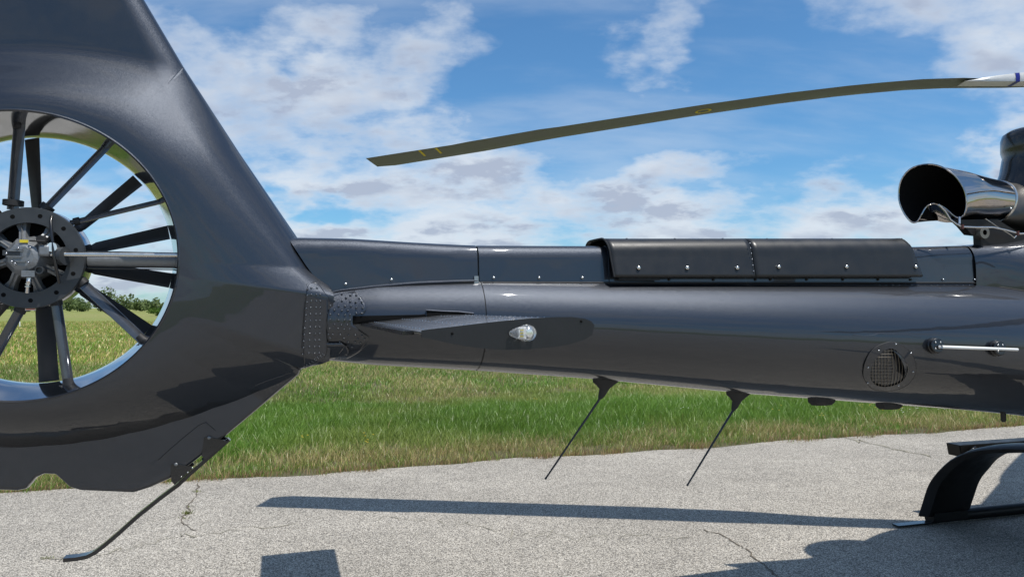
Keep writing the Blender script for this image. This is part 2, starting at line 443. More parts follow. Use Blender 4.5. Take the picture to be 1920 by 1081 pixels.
shroud = MB().grid(rows_f).grid(rows_b).build('tail_fin_and_fan_shroud', M['paint'], heli, auto=28)
MB().lathe([(-.192, R0), (-.18, .4955), (-.12, .482), (-.06, .466), (0, .457), (.05, .458), (.12, .472), (.192, R0)], (0, 0, FZ), (0, 1, 0), 160).build('fan_duct', M['liner'], heli)
MB().lathe([(-.186, R0 + .001), (-.196, R0 - .003), (-.202, R0 + .002), (-.199, R0 + .008)], (0, 0, FZ), (0, 1, 0), 160).build('duct_lip', M['paint'], heli)
def fpt(px, py, off=0):
    """photo point on the near face of the shroud"""
    l = -.2
    for i in range(12):
        s, z = at(px, py, l); th = math.atan2(z - FZ, s); ro = ray_out(th); rho = math.hypot(s, z - FZ)
        l = -half_thick(th, min(rho, ro * .999), ro) - off
    s, z = at(px, py, l); return Vector((s, l, z))

# lines pressed into the fin: the crease under the shroud and an access panel outline
def strip(pts, r, name, mat, lab=None): return MB().tube(pts, r, 6).build(name, mat, heli, label=lab)
strip([fpt(x, y, .000) for x, y in [(296, 862), (318, 842), (345, 819), (372, 797), (386, 791), (400, 803), (418, 818)]], .0016, 'panel_seam', M['rubber'])
strip([fpt(x, y, .001) for x, y in [(575, 532), (571, 570), (568, 610), (566, 650), (565, 688)]], .0012, 'panel_seam', M['rubber'])
strip([fpt(x, y, 0) for x, y in [(478, 722), (500, 713), (530, 703), (562, 692)]], .003, 'panel_seam', M['paint'])

# ---- tail fan -------------------------------------------------------
hubc = at(60, 479, -.10); HS, HZ = 0.0, FZ - .002
RL = .03
rot = MB().lathe([(.10, .0), (.10, .12), (.08, .165), (-.03, .172), (-.05, .168)], (0, 0, HZ), (0, 1, 0), 64).build('fan_hub', M['gloss_black'], heli)
for deg in (94, 43.6, 14.5, -9.5, -37, -86, 131, 162, 193, 231):
    th = math.radians(deg); er = Vector((math.cos(th), 0, math.sin(th))); et = Vector((-math.sin(th), 0, math.cos(th))); el = Vector((0, 1, 0))
    rows = []
    for (r, pit, ch) in ((.155, 52, .052), (.175, 50, .055), (.19, 48, .070), (.30, 40, .069), (.40, 34, .068), (.452, 31, .068)):
        p = math.radians(pit); cdv = et * math.cos(p) + el * math.sin(p); nv = -et * math.sin(p) + el * math.cos(p)
        rows.append([er * r + Vector((0, RL, HZ)) + cdv * (ch * (x - .45)) + nv * y for x, y in
                     ((0, 0), (.1, .0045), (.3, .006), (.7, .004), (1, 0), (.7, -.003), (.3, -.004), (.1, -.004), (0, 0))])
    b = MB().grid(rows); b.add(rows[-1][:8], [tuple(range(8))]).build('fan_blade', M['fan'], heli)
# stator vanes: fixed rods from the gearbox ring to the duct
def vane(p0, p1, w, tk, foot=True):
    p0, p1 = Vector(p0), Vector(p1); t = (p1 - p0).normalized(); el = Vector((0, 1, 0)); u = t.cross(el).normalized()
    wd = (u * .8 + el * .6).normalized(); nv = t.cross(wd)
    rows = [[p + wd * (w * x) + nv * (tk * y) for x, y in ((-.5, 0), (-.35, .4), (0, .5), (.35, .4), (.5, 0), (.35, -.4), (0, -.5), (-.35, -.4), (-.5, 0))] for p in (p0, p0.lerp(p1, .5), p1)]
    v = MB().grid(rows).build('stator_vane', M['stator'], heli)
    q = p1 - t * .03
    MB().tube([q, q + t * .034], [.017, .02], 10).build('vane_bracket', M['rubber'], v)
    f = MB(); side = t.cross(el).normalized(); c = p1 - t * .004
    for k_ in (-1, 1):
        for j_ in (-1, 1): f.sphere(c + side * (.02 * k_) + el * (.014 * j_), .005, 8, 5)
    f.tube([c - side * .03, c + side * .03], .006, 6); f.build('bracket_bolts', M['rubber'], v)
    MB().tube([p0 + t * .012, p0 + t * .032], .5 * w + .002, 10).build('vane_collar', M['rubber'], v)
SL = -.075
for (a, b, w) in (((24, 392), (37, 226), .062), ((80, 398), (210, 264), .044), ((132, 418), (317, 374), .026), ((145, 522), (271, 640), .042),
                  ((104, 556), (129, 724), .038), ((44, 570), (-40, 720), .036)):
    vane(at3(*a, SL), at3(*b, SL), w, .012)
for deg in (152, 178, 200, 128):
    th = math.radians(deg)
    vane((.165 * math.cos(th), SL, HZ + .165 * math.sin(th)), (.472 * math.cos(th + .12), SL, HZ + .472 * math.sin(th + .12)), .03, .012)
# horizontal support arm, drive tube and control rod
y0 = at3(166, 485, -.07); y1 = at3(345, 483, -.07); y0.z = y1.z = FZ - .005
MB().tube([y0, y1], .026, 20).build('drive_shaft_tube', M['cast'], heli)
MB().box((y0 + y1) / 2 + Vector((0, -.004, .030)), ((y1 - y0).length, .045, .004)).build('shaft_tube_flange', M['satin'], heli)
MB().box((y0 + y1) / 2 + Vector((0, -.0, -.0305)), ((y1 - y0).length, .034, .003)).build('shaft_tube_flange', M['satin'], heli)
r0 = at3(50, 475.5, -.16); r1 = at3(350, 478.5, -.13); mid = at3(90, 476.5, -.155)
MB().tube([r0, mid, mid.lerp(r1, .3), r1], [.003, .0075, .009, .009], 16).build('control_rod', M['steel'], heli)

# hub casting seen from the gearbox side
HL = -.10
ring = MB().lathe([(-.012, .124), (-.012, .178), (0, .180), (.010, .180), (.010, .124), (-.012, .124)], (0, HL, HZ), (0, 1, 0), 96)
ringo = ring.build('gearbox_ring', M['dark_cast'], heli, auto=30)
for i in range(11):
    a = 2 * PI * (i + .35) / 11; c = Vector((.152 * math.cos(a), HL - .0125, HZ + .152 * math.sin(a)))
    MB().lathe([(0, 0), (0, .0075), (.003, .009), (.004, .011)], c, (0, 1, 0), 14).build('bolt_hole', M['soot_shade'], ringo)  # near-black dimple paints the hole's shade
MB().lathe([(.012, .176), (.03, .180), (.10, .183), (.12, .178), (.125, .16)], (0, HL, HZ), (0, 1, 0), 96).build('fan_hub_shell', M['liner'], heli, auto=30)
MB().lathe([(.045, 0), (.045, .125)], (0, HL, HZ), (0, 1, 0), 48).build('gearbox_backplate', M['soot_shade'], heli)  # near-black colour paints the shade behind the ribs
gb = MB().lathe([(-.075, 0), (-.075, .035), (-.068, .05), (-.04, .066), (0, .078), (.05, .085)], (.0, HL, HZ), (0, 1, 0), 9).build('gearbox_housing', M['cast'], heli, auto=25)
for i in range(8):
    a = 2 * PI * (i + .3) / 8; er = Vector((math.cos(a), 0, math.sin(a))); et = Vector((-math.sin(a), 0, math.cos(a)))
    c0 = Vector((0, HL, HZ)); rows = []
    for (r, w, dpt) in ((.05, .042, -.035), (.075, .030, -.02), (.10, .030, .0), (.127, .05, .008)):
        p = c0 + er * r + Vector((0, dpt, 0))
        rows.append([p - et * w / 2 + Vector((0, .03, 0)), p - et * w * .35, p - et * .004, p + Vector((0, -.010, 0)), p + et * .004, p + et * w * .35, p + et * w / 2 + Vector((0, .03, 0))])
    MB().grid(rows).build('gearbox_rib', M['cast'], gb, auto=30)
def hp(px, py, l=-.17): return at3(px, py, l)
def cyl(name, c, ax, r, h, mat, par, n=16, prof=None):
    return MB().lathe(prof or [(0, 0), (0, r * .9), (.1 * h, r), (h, r), (h, 0)], c, ax, n).build(name, mat, par, auto=30)
cyl('sight_glass', hp(73, 506, -.178), (0, 1, 0), .0135, .05, M['dark_cast'], gb, 20, [(.012, 0), (.012, .010), (0, .0105), (0, .0135), (.05, .0135)])
MB().box(hp(55, 513, -.165), (.04, .03, .022)).build('oil_sight_boss', M['cast'], gb)
bevel(MB().box(hp(84, 470, -.160), (.036, .03, .04)).build('casting_pad', M['cast'], gb), .008, 3)
cyl('pivot_boss', hp(97, 463, -.172), (0, 1, 0), .018, .04, M['bulb'], gb)
cyl('filler_cap', hp(76, 449, -.178), (0, 1, 0), .016, .03, M['rubber'], gb, 12)
MB().tube([hp(55, 451, -.178), hp(85, 452, -.178)], .0035, 6).build('cap_chain', M['rubber'], gb)
cyl('bearing_cap', hp(112, 480, -.14), (1, -.5, 0), .032, .025, M['dark_cast'], gb, 16)
MB().box(hp(45, 452, -.172), (.026, .003, .010)).build('yellow_label', M['yellow'], gb)
# hose fitting
pts = [hp(55, 520), hp(54, 527, -.175), hp(52, 535, -.17), hp(51, 548, -.16)]
MB().tube(pts, [.007, .0085, .006, .007], 10).build('hose_fitting', M['steel'], gb)
for i in range(4): MB().tube([hp(55 - i, 521 + 5 * i), hp(55 - i, 523 + 5 * i)], .0095, 8).build('fitting_nut', M['steel'], gb)
# clevis of the control rod
cl = MB().box(hp(22, 474, -.17), (.05, .018, .018)).build('rod_clevis', M['dark_cast'], heli)
for (x, y, dx, dz) in ((35, 466, .03, .008), (30, 470, .045, .004), (28, 481, .045, .004), (40, 490, .03, .004)):
    MB().box(hp(x, y, -.172), (dx, .022, dz)).build('clevis_plate', M['cast'], cl)
for (x, y) in ((34, 465), (56, 464), (53, 492), (22, 490), (28, 494), (12, 475)):
    MB().sphere(hp(x, y, -.182), .005, 8, 5).build('clevis_bolt', M['rivet'], cl)
MB().tube([hp(97, 406, -.135), hp(95, 415, -.15), hp(97, 440, -.165), hp(101, 478, -.17), hp(106, 505, -.165), hp(111, 530, -.14)], .0055, 10).build('brake_line', M['gloss_black'], heli)
MB().box(at3(57, 577, -.09), (.032, .004, .018)).build('warning_placard', M['white'], heli)
MB().box(at3(57, 575, -.093), (.030, .003, .005)).box(at3(57, 579.5, -.093), (.030, .003, .003)).build('placard_print', M['red'], heli)

# ---- drive shaft covers on the boom ----------------------------------
def cover(name, x0, x1, base, top, hw, mat, lead=None, endx=None, n=40, rad=.045, par=heli, off=0):
    """base/top: photo outline tables (x -> y) traced on the near side; lead: how far the aft edge slants"""
    rows = []
    for i in range(n + 1):
        u = i / n; row = []
        for j in range(17):
            v = j / 16                          # 0 base .. 1 top middle
            xa = interp(v, lead) if lead else x0
            xb = interp(v, endx) if endx else x1
            x = xa + (xb - xa) * u
            s0, zb = at(x, interp(x, base), -hw); s1, zt = at(x, interp(x, top), -hw * .35)
            h = zt - zb; sg = s0 + (s1 - s0) * 0
            q = v * (h - rad + rad * PI / 2 + (hw - rad))
            if q < h - rad: z = zb + q; l = -hw + .012 * (q / h)
            elif q < h - rad + rad * PI / 2:
                a = (q - (h - rad)) / rad; z = zb + h - rad + rad * math.sin(a); l = -hw + .012 + rad - rad * math.cos(a)
            else: z = zb + h + .0; l = min(0, -hw + .012 + rad + (q - (h - rad) - rad * PI / 2) * 1.0)
            row.append(Vector((sg, l, z)))
        row[-1].y = 0
        full = row + [Vector((p.x, -p.y, p.z)) for p in reversed(row[:-1])]
        rows.append(full)
    m = MB().grid(rows)
    for r in (rows[0], rows[-1]): m.add(r, [tuple(range(len(r)))])
    return m.build(name, mat, par, auto=35)
LEAD = [(0, 613), (.1, 603), (.35, 575), (.62, 548), (.78, 536), (.9, 538), (1, 556)]
base1 = [(535, 560), (608, 550), (640, 543), (700, 536), (780, 529), (860, 526), (900, 525)]
top1 = [(535, 447), (560, 446), (660, 448), (760, 454), (850, 459), (900, 461)]
c1 = cover('drive_shaft_cover', 608, 896, base1, top1, .115, M['paint'], LEAD)
base2 = [(890, 527), (1150, 528), (1840, 531)]; top2 = [(890, 461), (1150, 462), (1720, 464), (1840, 461)]
c2 = cover('drive_shaft_cover', 899, 1143, base2, top2, .113, M['paint'])
c3 = cover('drive_shaft_cover', 1143, 1834, base2, top2, .118, M['paint'], None, [(0, 1837), (1, 1815)])
# dark gap line under the covers
for (x0, x1) in ((905, 1837),):
    pts = [at3(x, 530, -.118) for x in range(x0, x1, 40)] + [at3(x1, 532, -.118)]
    MB().tube(pts, .0045, 8).build('cover_seal', M['rubber'], heli)
MB().tube([at3(x, interp(x, base1) + 1, -.119) for x in range(610, 900, 15)], .006, 8).build('cover_edge_trim', M['paint'], c1)
MB().tube([at3(x, interp(x, base1) + 4.5, -.117) for x in range(612, 900, 15)], .005, 8).build('cover_seal', M['rubber'], c1)
MB().tube([at3(x, 533.5, -.125) for x in range(905, 1830, 40)], .0022, 6).build('cover_landing_strip', M['paint'], c2)
bx = at3(893, 524, -.121); MB().box(bx, (.018, .006, .03)).build('cover_latch', M['rivet'], c1)

# saddle plate from cover to boom (the flat landing under the covers)
rows = []
for i in range(50):
    s = SB0 + .05 + (4.35 - SB0) * i / 49
    r = brad(s); a = math.asin(min(.95, .135 / r)); pb = boomp(s, a, .0)
    rows.append([Vector((s, -.135, pb.z - .002)), Vector((s, -.10, pb.z + .012)), Vector((s, .10, pb.z + .012)), Vector((s, .135, pb.z - .002))])
MB().grid(rows).build('cover_landing', M['paint'], heli)

# satin black cooler cowls
def cowl(x0, x1, slant0, slant1, name):
    rows = []; hw = .16; rad = .075; n = 30
    for i in range(n + 1):
        u = i / n; row = []
        for j in range(21):
            v = j / 20
            x = x0 + (x1 - x0) * u
            xs = x + (slant0 if u == 0 else 0) * 0
            zt = at(x, 448, -.06)[1]; s, zb = at(x, 519, -hw)
            inward = 0
            h = zt - zb; L_ = h - rad + rad * PI / 2 + hw - rad - .02; q = v * L_
            if q < h - rad: z = zb + q; l = -hw + .02 * (q / (h - rad))
            elif q < h - rad + rad * PI / 2:
                a = (q - (h - rad)) / rad; z = zb + h - rad + rad * math.sin(a); l = -hw + .02 + rad - rad * math.cos(a)
            else: z = zb + h; l = min(0, -hw + .02 + rad + (q - (h - rad) - rad * PI / 2))
            sx = s + (interp(u, [(0, slant0), (.06, slant0 * .2), (.1, 0), (.9, 0), (1, slant1)])) * (v if v < .6 else .6 + (v - .6) * .4)
            row.append(Vector((sx, l, z)))
        row[-1].y = 0
        rows.append(row + [Vector((p.x, -p.y, p.z)) for p in reversed(row[:-1])])
    return rows
ca_ = cowl(1152, 1417, -.03, -.015, 'a'); cb_ = cowl(1418.5, 1729, -.015, -.085, 'b')
# front end of second cowl rounds down to the cover
w1 = MB().grid(ca_).build('cooler_cowl', M['satin'], heli, auto=45)
w2m = MB().grid(cb_)
last = cb_[-1]; cen = Vector((last[20].x - .01, 0, (last[0].z + last[20].z) / 2))
rr = [last, [p + Vector((.012, -p.y * .04, -(p.z - cen.z) * .06)) for p in last], [p + Vector((.016, -p.y * .25, -(p.z - cen.z) * .3)) for p in last]]
w2m.grid(rr); w2 = w2m.build('cooler_cowl', M['satin'], heli, auto=45)
for w in (w1, w2):
    sd = w.modifiers.new('thickness', 'SOLIDIFY'); sd.thickness = .004; sd.offset = -1
# dark inner frame and opening edge at aft end
first = ca_[0]
rim_in = [Vector((p.x + .004, p.y * .93, p.z - .008 if j not in (0, len(first) - 1) else p.z)) for j, p in enumerate(first)]
MB().tube([p for p in first], .004, 6).build('cowl_edge_bead', M['rubber'], w1)
rr2 = [[Vector((p.x + .03 + d, p.y * .90, p.z - .012)) for p in first] for d in (0, .2)]
MB().grid(rr2).build('cowl_inner_duct', M['rubber'], w1)
MB().add([Vector((p.x + .2, p.y * .9, p.z - .012)) for p in first], [tuple(range(len(first)))]).build('cowl_bulkhead', M['soot_shade'], w1)  # near-black colour paints the shade inside the cowl
def screw(p, r=.006, mat='rivet', par=heli, name='screw', n=Vector((0, -1, 0))):
    R = n.to_track_quat('Z', 'Y').to_matrix()
    return MB().sphere(p, r, 10, 6, (1, 1, .55), R).build(name, M[mat], par)
for x in (1198, 1289, 1383): screw(at3(x, 502, -.158), .0095, 'steel', w1)
for x in (1461, 1588, 1718): screw(at3(x, 500, -.158), .0095, 'steel', w2)
for i, y in enumerate((456, 465, 475, 486, 497, 508)): screw(at3(1406 + i * 1.5, y, -.146 - i * .0025), .0032, 'rivet', w1, 'rivet')
for x in (1175, 1265, 1355, 1438): screw(at3(x, 447.5, -.04), .006, 'rubber', w1, 'rivet', Vector((0, 0, 1)))
for x in (1560, 1690): screw(at3(x, 447.5, -.04), .006, 'rubber', w2, 'rivet', Vector((0, 0, 1)))
for x in (648, 734): screw(at3(x, 532 if x < 700 else 524, -.118), .006, 'steel', c1)
screw(at3(892, 520, -.120), .0065, 'steel', c1)
for x in (926, 1011, 1092): screw(at3(x, 520.5, -.116), .0062, 'steel', c2)
for x in (1171, 1255, 1338, 1417, 1445, 1513, 1581, 1647, 1708, 1769, 1828): screw(at3(x, 524, -.121), .006, 'rubber' if x < 1720 else 'rivet', c3)
rv = MB()
for x in range(905, 1140, 12): rv.sphere(at3(x, 532.5, -.127), .0022, 6, 4)
for x in range(1650, 1830, 12): rv.sphere(at3(x, 534, -.127), .0022, 6, 4)
rv.build('rivet_row', M['rivet'], heli, kind='stuff')

# ---- riveted junction plates ----------------------------------------
def patch(poly, fn, name, off, mat, step=6):
    """fill a photo outline with a sheet lying on the surface fn"""
    ys = [p[1] for p in poly]; y0, y1 = min(ys), max(ys); n = int((y1 - y0) / step) + 1; rows = []
    for i in range(n + 1):
        y = y0 + (y1 - y0) * i / n; y = min(max(y, y0 + .01), y1 - .01); xs = []
        for (a, b), (c, d) in zip(poly, poly[1:] + poly[:1]):
            if (b <= y < d) or (d <= y < b): xs.append(a + (c - a) * (y - b) / (d - b))
        if len(xs) < 2: continue
        xa, xb = min(xs), max(xs); rows.append([fn(xa + (xb - xa) * j / 14, y, off) for j in range(15)])
    o = MB().grid(rows).build(name, mat, heli)
    sd = o.modifiers.new('thickness', 'SOLIDIFY'); sd.thickness = .003; sd.offset = 0
    return o
fb = lambda x, y, o: onboom(x, y, o)[0]
plA = patch([(576, 535), (590, 527), (600, 536), (615, 556), (615, 600), (613, 660), (606, 674), (570, 690), (569, 640), (571, 590)], lambda x, y, o: fpt(x, y, o), 'riveted_joint_plate', .0035, M['paint'])
plB = patch([(615, 556), (640, 550), (665, 546), (676, 556), (687, 572), (687, 583), (680, 588), (662, 590), (660, 608), (694, 633), (676, 658), (662, 666), (650, 672), (612, 672), (613, 620)], fb, 'riveted_joint_plate', .005, M['paint'])
rA = MB()
for (cx_, cy0, n, dx) in ((577, 542, 12, -2.6), (584, 535, 13, -1.3), (594, 540, 12, -1.2), (601, 547, 11, -.9)):
    for i in range(n):
        y = cy0 + i * 12.2 + (5 if dx in (-1.3, -.9) else 0)
        if y > 672: continue
        rA.sphere(fpt(cx_ + dx * i * .35 + random.uniform(-.5, .5), y, .006), .0042, 8, 5, (1, .7, 1))
for x, y in [(572 + 5 * i, 688 - 3.2 * i) for i in range(8)] + [(575 + 5 * i, 683 - 3.2 * i) for i in range(7)]: rA.sphere(fpt(x, y, .006), .003, 8, 5, (1, .7, 1))
rA.build('rivets', M['rivet_paint'], plA, kind='stuff')
rB = MB()
pts = [(623, 556), (641, 551), (657, 553), (668, 553), (649, 558), (674, 559), (620, 563), (626, 563), (641, 564), (657, 565), (667, 566), (679, 566),
       (619, 573), (635, 574), (647, 574), (658, 574), (668, 577), (680, 577), (627, 581), (641, 582), (652, 582), (619, 589), (635, 590), (647, 590), (656, 590), (679, 587), (668, 587),
       (619, 599), (635, 600), (646, 600), (656, 600), (627, 608), (640, 609), (651, 609), (618, 616), (634, 616), (645, 617), (656, 617),
       (616, 627), (624, 627), (638, 627), (654, 628), (645, 634), (619, 634), (666, 628), (671, 635), (679, 629), (684, 635), (676, 642), (666, 641), (653, 641), (637, 641), (625, 645), (643, 650), (660, 650)]
for x, y in pts:
    p, nn = onboom(x, y, .008); rB.sphere(p, .0044, 8, 5)
rB.build('rivets', M['rivet_paint'], plB, kind='stuff')
# raised dark fairing block under the joint
mm = patch([(608, 643), (640, 643), (652, 650), (655, 660), (645, 671), (608, 672)], fb, 'lower_joint_fairing', .014, M['paint'])
strip([onboom(x, y, .015)[0] for x, y in [(636, 662), (645, 650), (652, 648)]], .002, 'fairing_rib', M['paint'])
strip([onboom(x, y, .016)[0] for x, y in [(652, 666), (668, 660), (690, 645)]], .002, 'fairing_rib', M['paint'])

# slot through which the stabiliser passes
slot = patch([(661, 591), (700, 592), (800, 590), (800, 581), (886, 585), (890, 590), (800, 600), (662, 607)], fb, 'stabiliser_slot', .0025, M['soot_shade'], 2)  # near-black sheet on the boom paints the dark inside the slot
strip([onboom(x, y, .006)[0] for x, y in [(799, 592), (799, 581), (830, 583), (860, 584), (888, 587)]], .0025, 'slot_frame', M['paint'])

# ---- horizontal stabiliser ------------------------------------------
SPAN = 1.36
te = at(790, 622, -SPAN); le = at(1113, 603, -SPAN); chord = le[0] - te[0]
def stab_section(l, tkm=1.0, zoff=0):
    # profile upside down: flat-ish top, deep belly; x from trailing edge (0) to nose (1)
    up = [(0, .000), (.04, .004), (.15, .012), (.3, .024), (.45, .035), (.6, .044), (.75, .050), (.86, .050), (.94, .043), (.98, .032), (1, .015)]
    lo = [(.985, -.004), (.94, -.022), (.86, -.040), (.75, -.052), (.6, -.060), (.45, -.060), (.3, -.050), (.15, -.030), (.04, -.011), (0, -.006)]
    z0 = te[1]
    return [Vector((te[0] + x * chord, l, z0 + z * .62 * tkm)) for x, z in up + lo]
rows = []
for l in (-SPAN, -SPAN + .02, -1.0, -.6, -.2, .2, .6, 1.0, SPAN - .02, SPAN):
    q = stab_section(l, 1.0); rows.append(q + [q[0]])
stab = MB().grid(rows).build('horizontal_stabiliser', M['glint_skin'], heli, auto=35)  # brighter colour paints the sun glint on the upper surface
for sgn in (-1, 1):
    q = stab_section(sgn * SPAN)
    big = [Vector((p.x, sgn * (SPAN + .006), p.z + (.004 if i < 11 else -.009))) for i, p in enumerate(q)]
    sm_ = [Vector((p.x, sgn * SPAN, p.z)) for p in big]
    MB().add(big + sm_, [tuple(range(len(big)))] + [(i, (i + 1) % len(big), len(big) + (i + 1) % len(big), len(big) + i) for i in range(len(big))]).build('stabiliser_end_plate', M['satin'], stab, auto=30)
# trailing edge strip
zt = te[1]
MB().box((te[0] - .012, -.62, zt - .006), (.03, 1.24, .010)).build('trailing_edge_tab', M['gloss_black'], stab)
rr_ = MB()
sec = stab_section(0)
def ztop(x): return interp(x, [((p.x), p.z) for p in sec[:11]])
for i in range(26):
    x = te[0] + chord * (.04 + .9 * i / 25); rr_.sphere((x, -SPAN + .035, ztop(x)), .0024, 6, 4)
for f_ in (.06, .30, .62, .84):
    for i in range(22):
        x = te[0] + chord * f_; rr_.sphere((x, -SPAN + .07 + i * .055, ztop(x)), .0022, 6, 4)
rr_.build('stabiliser_rivets', M['rivet'], stab, kind='stuff')
for (x, y) in ((848, 625), (1090, 602)): screw(at3(x, y, -SPAN - .007), .0035, 'soot_shade', stab, 'screw')
# side light in its glass teardrop
lc = at3(984, 624, -SPAN - .012)
pr = [(0, 0), (.004, .006), (.02, .014), (.036, .0195), (.052, .021), (.063, .017), (.069, .010), (.071, 0)]
rows = []
for (h, r) in pr:
    rows.append([Vector((lc.x - .042 + h, lc.y - abs(math.sin(a)) * r * 1.1 * (1 if math.sin(a) > 0 else -0.2), lc.z + math.cos(a) * r)) for a in np.linspace(0, 2 * PI, 25)])
nav = MB().grid(rows).build('side_light_lens', M['glass'], stab)
MB().box((lc.x - .008, lc.y - .002, lc.z), (.018, .008, .020)).build('light_board', M['white'], nav)
MB().lathe([(0, .0), (.002, .008), (.012, .011), (.014, .0)], (lc.x + .008, lc.y - .010, lc.z), (0, 1, 0), 16).build('light_reflector', M['bulb'], nav)
for i in range(3): MB().box((lc.x - .010, lc.y - .0075, lc.z - .006 + i * .006), (.008, .002, .003)).build('light_diode', M['yellow'], nav)
MB().lathe([(0, 0), (0, .019), (.002, .021), (.004, .021), (.004, 0)], (lc.x + .008, lc.y + .004, lc.z), (0, 1, 0), 24).build('light_base', M['steel'], nav)

# ---- things on the boom's flank ---------------------------------------
# screened air vent
ctr = (1667, 687)
vp = [(1667, 641), (1688, 645), (1705, 658), (1716, 678), (1716, 700), (1702, 720), (1680, 730), (1655, 732), (1636, 728), (1622, 712), (1619, 695), (1625, 672), (1640, 652)]
vi = [(1672, 653), (1684, 660), (1696, 674), (1702, 690), (1698, 706), (1686, 718), (1668, 724), (1650, 724), (1638, 718), (1632, 706), (1634, 690), (1643, 672), (1656, 658)]
def smooth_loop(P, n=52):
    out_ = []; m_ = len(P)
    for i in range(n):
        t = i / n * m_; k_ = int(t); f_ = t - k_; p0, p1, p2, p3 = [P[(k_ + j) % m_] for j in (-1, 0, 1, 2)]
        out_.append(tuple(.5 * ((2 * p1[a]) + (-p0[a] + p2[a]) * f_ + (2 * p0[a] - 5 * p1[a] + 4 * p2[a] - p3[a]) * f_ ** 2 + (-p0[a] + 3 * p1[a] - 3 * p2[a] + p3[a]) * f_ ** 3) for a in (0, 1)))
    return out_
vo, vii = smooth_loop(vp), smooth_loop(vi)
ring0 = [onboom(x, y, .001)[0] for x, y in vo]; ring1 = [onboom(x, y, .006)[0] for x, y in vo]; ring2 = [onboom(x, y, .006)[0] for x, y in vii]; ring3 = [onboom(x, y, -.02 + .02)[0] for x, y in vii]
rws = [r + [r[0]] for r in (ring0, ring1, ring2, ring3)]
vent = MB().grid(rws).build('vent_frame', M['paint'], heli, auto=30)
MB().tube(ring0 + [ring0[0]], .0025, 6).build('vent_seam', M['rubber'], vent)
MB().add([onboom(x, y, .0012)[0] for x, y in vii], [tuple(range(len(vii)))]).build('vent_opening', M['soot_shade'], vent)  # flat near-black fill paints the shade of the hollow
# mesh wires, clipped to the opening
def clip(poly, const, horiz):
    xs = []
    for (a, b), (c, d) in zip(poly, poly[1:] + poly[:1]):
        if horiz:
            if (b <= const < d) or (d <= const < b): xs.append(a + (c - a) * (const - b) / (d - b))
        else:
            if (a <= const < c) or (c <= const < a): xs.append(b + (d - b) * (const - a) / (c - a))
    return (min(xs), max(xs)) if len(xs) >= 2 else None
for y in np.arange(657, 723, 6):
    c_ = clip(vii, y, True)
    if c_:
        x1 = min(c_[1], 1675 if y < 700 else 1672)
        if x1 > c_[0] + 2: MB().tube([onboom(c_[0] + (x1 - c_[0]) * t, y, .004)[0] for t in (0, .5, 1)], .0011, 5).build('screen_wire', M['grill'], vent)
for x in np.arange(1636, 1700, 5.8):
    c_ = clip(vii, x, False)
    if c_: MB().tube([onboom(x + (4 * math.sin(PI * t) if x > 1665 else 0), c_[0] + (c_[1] - c_[0]) * t, .005)[0] for t in (0, .25, .5, .75, 1)], .0011, 5).build('screen_wire', M['grill'], vent)
hood = [[onboom(x, y, .004)[0] for x, y in [(1677, 656), (1687, 663), (1696, 673), (1701, 684), (1701, 698), (1697, 708)]],
        [onboom(x, y, .030)[0] for x, y in [(1675, 657), (1683, 664), (1690, 674), (1695, 686), (1697, 698), (1696, 707)]]]
MB().grid(hood).build('vent_scoop', M['paint'], vent)
for (x, y) in ((1680, 645), (1648, 657), (1708, 662), (1628, 689), (1712, 697), (1627, 718), (1685, 723)):
    p, nn = onboom(x, y, .007); screw(p, .0045, 'rivet', vent, 'screw', nn)
# raised lines of the access door above the vent
strip([onboom(x, y, .000)[0] for x, y in [(1599, 627), (1620, 629), (1640, 628), (1646, 624), (1670, 625), (1700, 626), (1715, 631), (1726, 632)]], .0018, 'access_door_edge', M['paint'])
strip([onboom(x, y, .000)[0] for x, y in [(1599, 627), (1612, 636), (1622, 652), (1623, 670)]], .0012, 'access_door_edge', M['rubber'])
# static tube with its two round pads
pa, na = onboom(1750, 648); pb, nb = onboom(1866, 653)
for (p, nn) in ((pa, na), (pb, nb)):
    nn = Vector((-.15, -1, .12)).normalized()
    pad = MB().lathe([(-.03, .038), (.012, .038), (.016, .035), (.030, .034), (.033, .031), (.034, 0)], p, nn, 28).build('aerial_pad', M['gloss_black'], heli, auto=30)
    for a in (45, 135, 225, 315):
        q = p + nn * .034 + Vector((math.cos(math.radians(a)), 0, math.sin(math.radians(a)))) * .021; screw(q, .0045, 'steel', pad, 'screw', nn)
dd_ = Vector((-.15, -1, .12)).normalized()
q0 = pa + dd_ * .035; q1 = pb + dd_ * .058
t_ = at3(1908, 655, q1.y - .012)
MB().tube([at3(1762, 650, q0.y - .006), at3(1766, 650, q0.y - .022), at3(1835, 652.5, (q0.y + q1.y) / 2 - .015), t_], [.0075, .0075, .0075, .0068], 12).build('aerial_rod', M['white'], heli)

# whip aerials under the boom
def bottom(px):  # lowest point of the boom at photo column px
    s = at(px, 700, 0)[0]; return s, bzc(s) - brad(s)
for (bx_, tx, ty, by) in ((1136, 1022, 898, 711), (1384, 1288, 910, 734)):
    s, z = bottom(bx_)
    mnt = MB(); rows = []
    for (dz, w, d, sh) in ((.012, .066, .030, 0), (-.008, .064, .028, 0), (-.022, .044, .022, -.003), (-.040, .024, .016, -.008), (-.072, .016, .011, -.022), (-.085, .008, .008, -.030)):
        rows.append([Vector((s + sh + w * math.cos(a), d * math.sin(a), z + dz)) for a in np.linspace(0, 2 * PI, 17)])
    w_ = mnt.grid(rows); w_.add(rows[-1][:16], [tuple(range(16))]); a_ = w_.build('aerial_mount', M['rubber'], heli)
    top = Vector((s - .028, 0, z - .08)); tip = at3(tx, ty, 0)
    MB().tube([top, top.lerp(tip, .96), tip], [.0058, .0042, .0052], 8).build('whip_aerial', M['gloss_black'], heli)
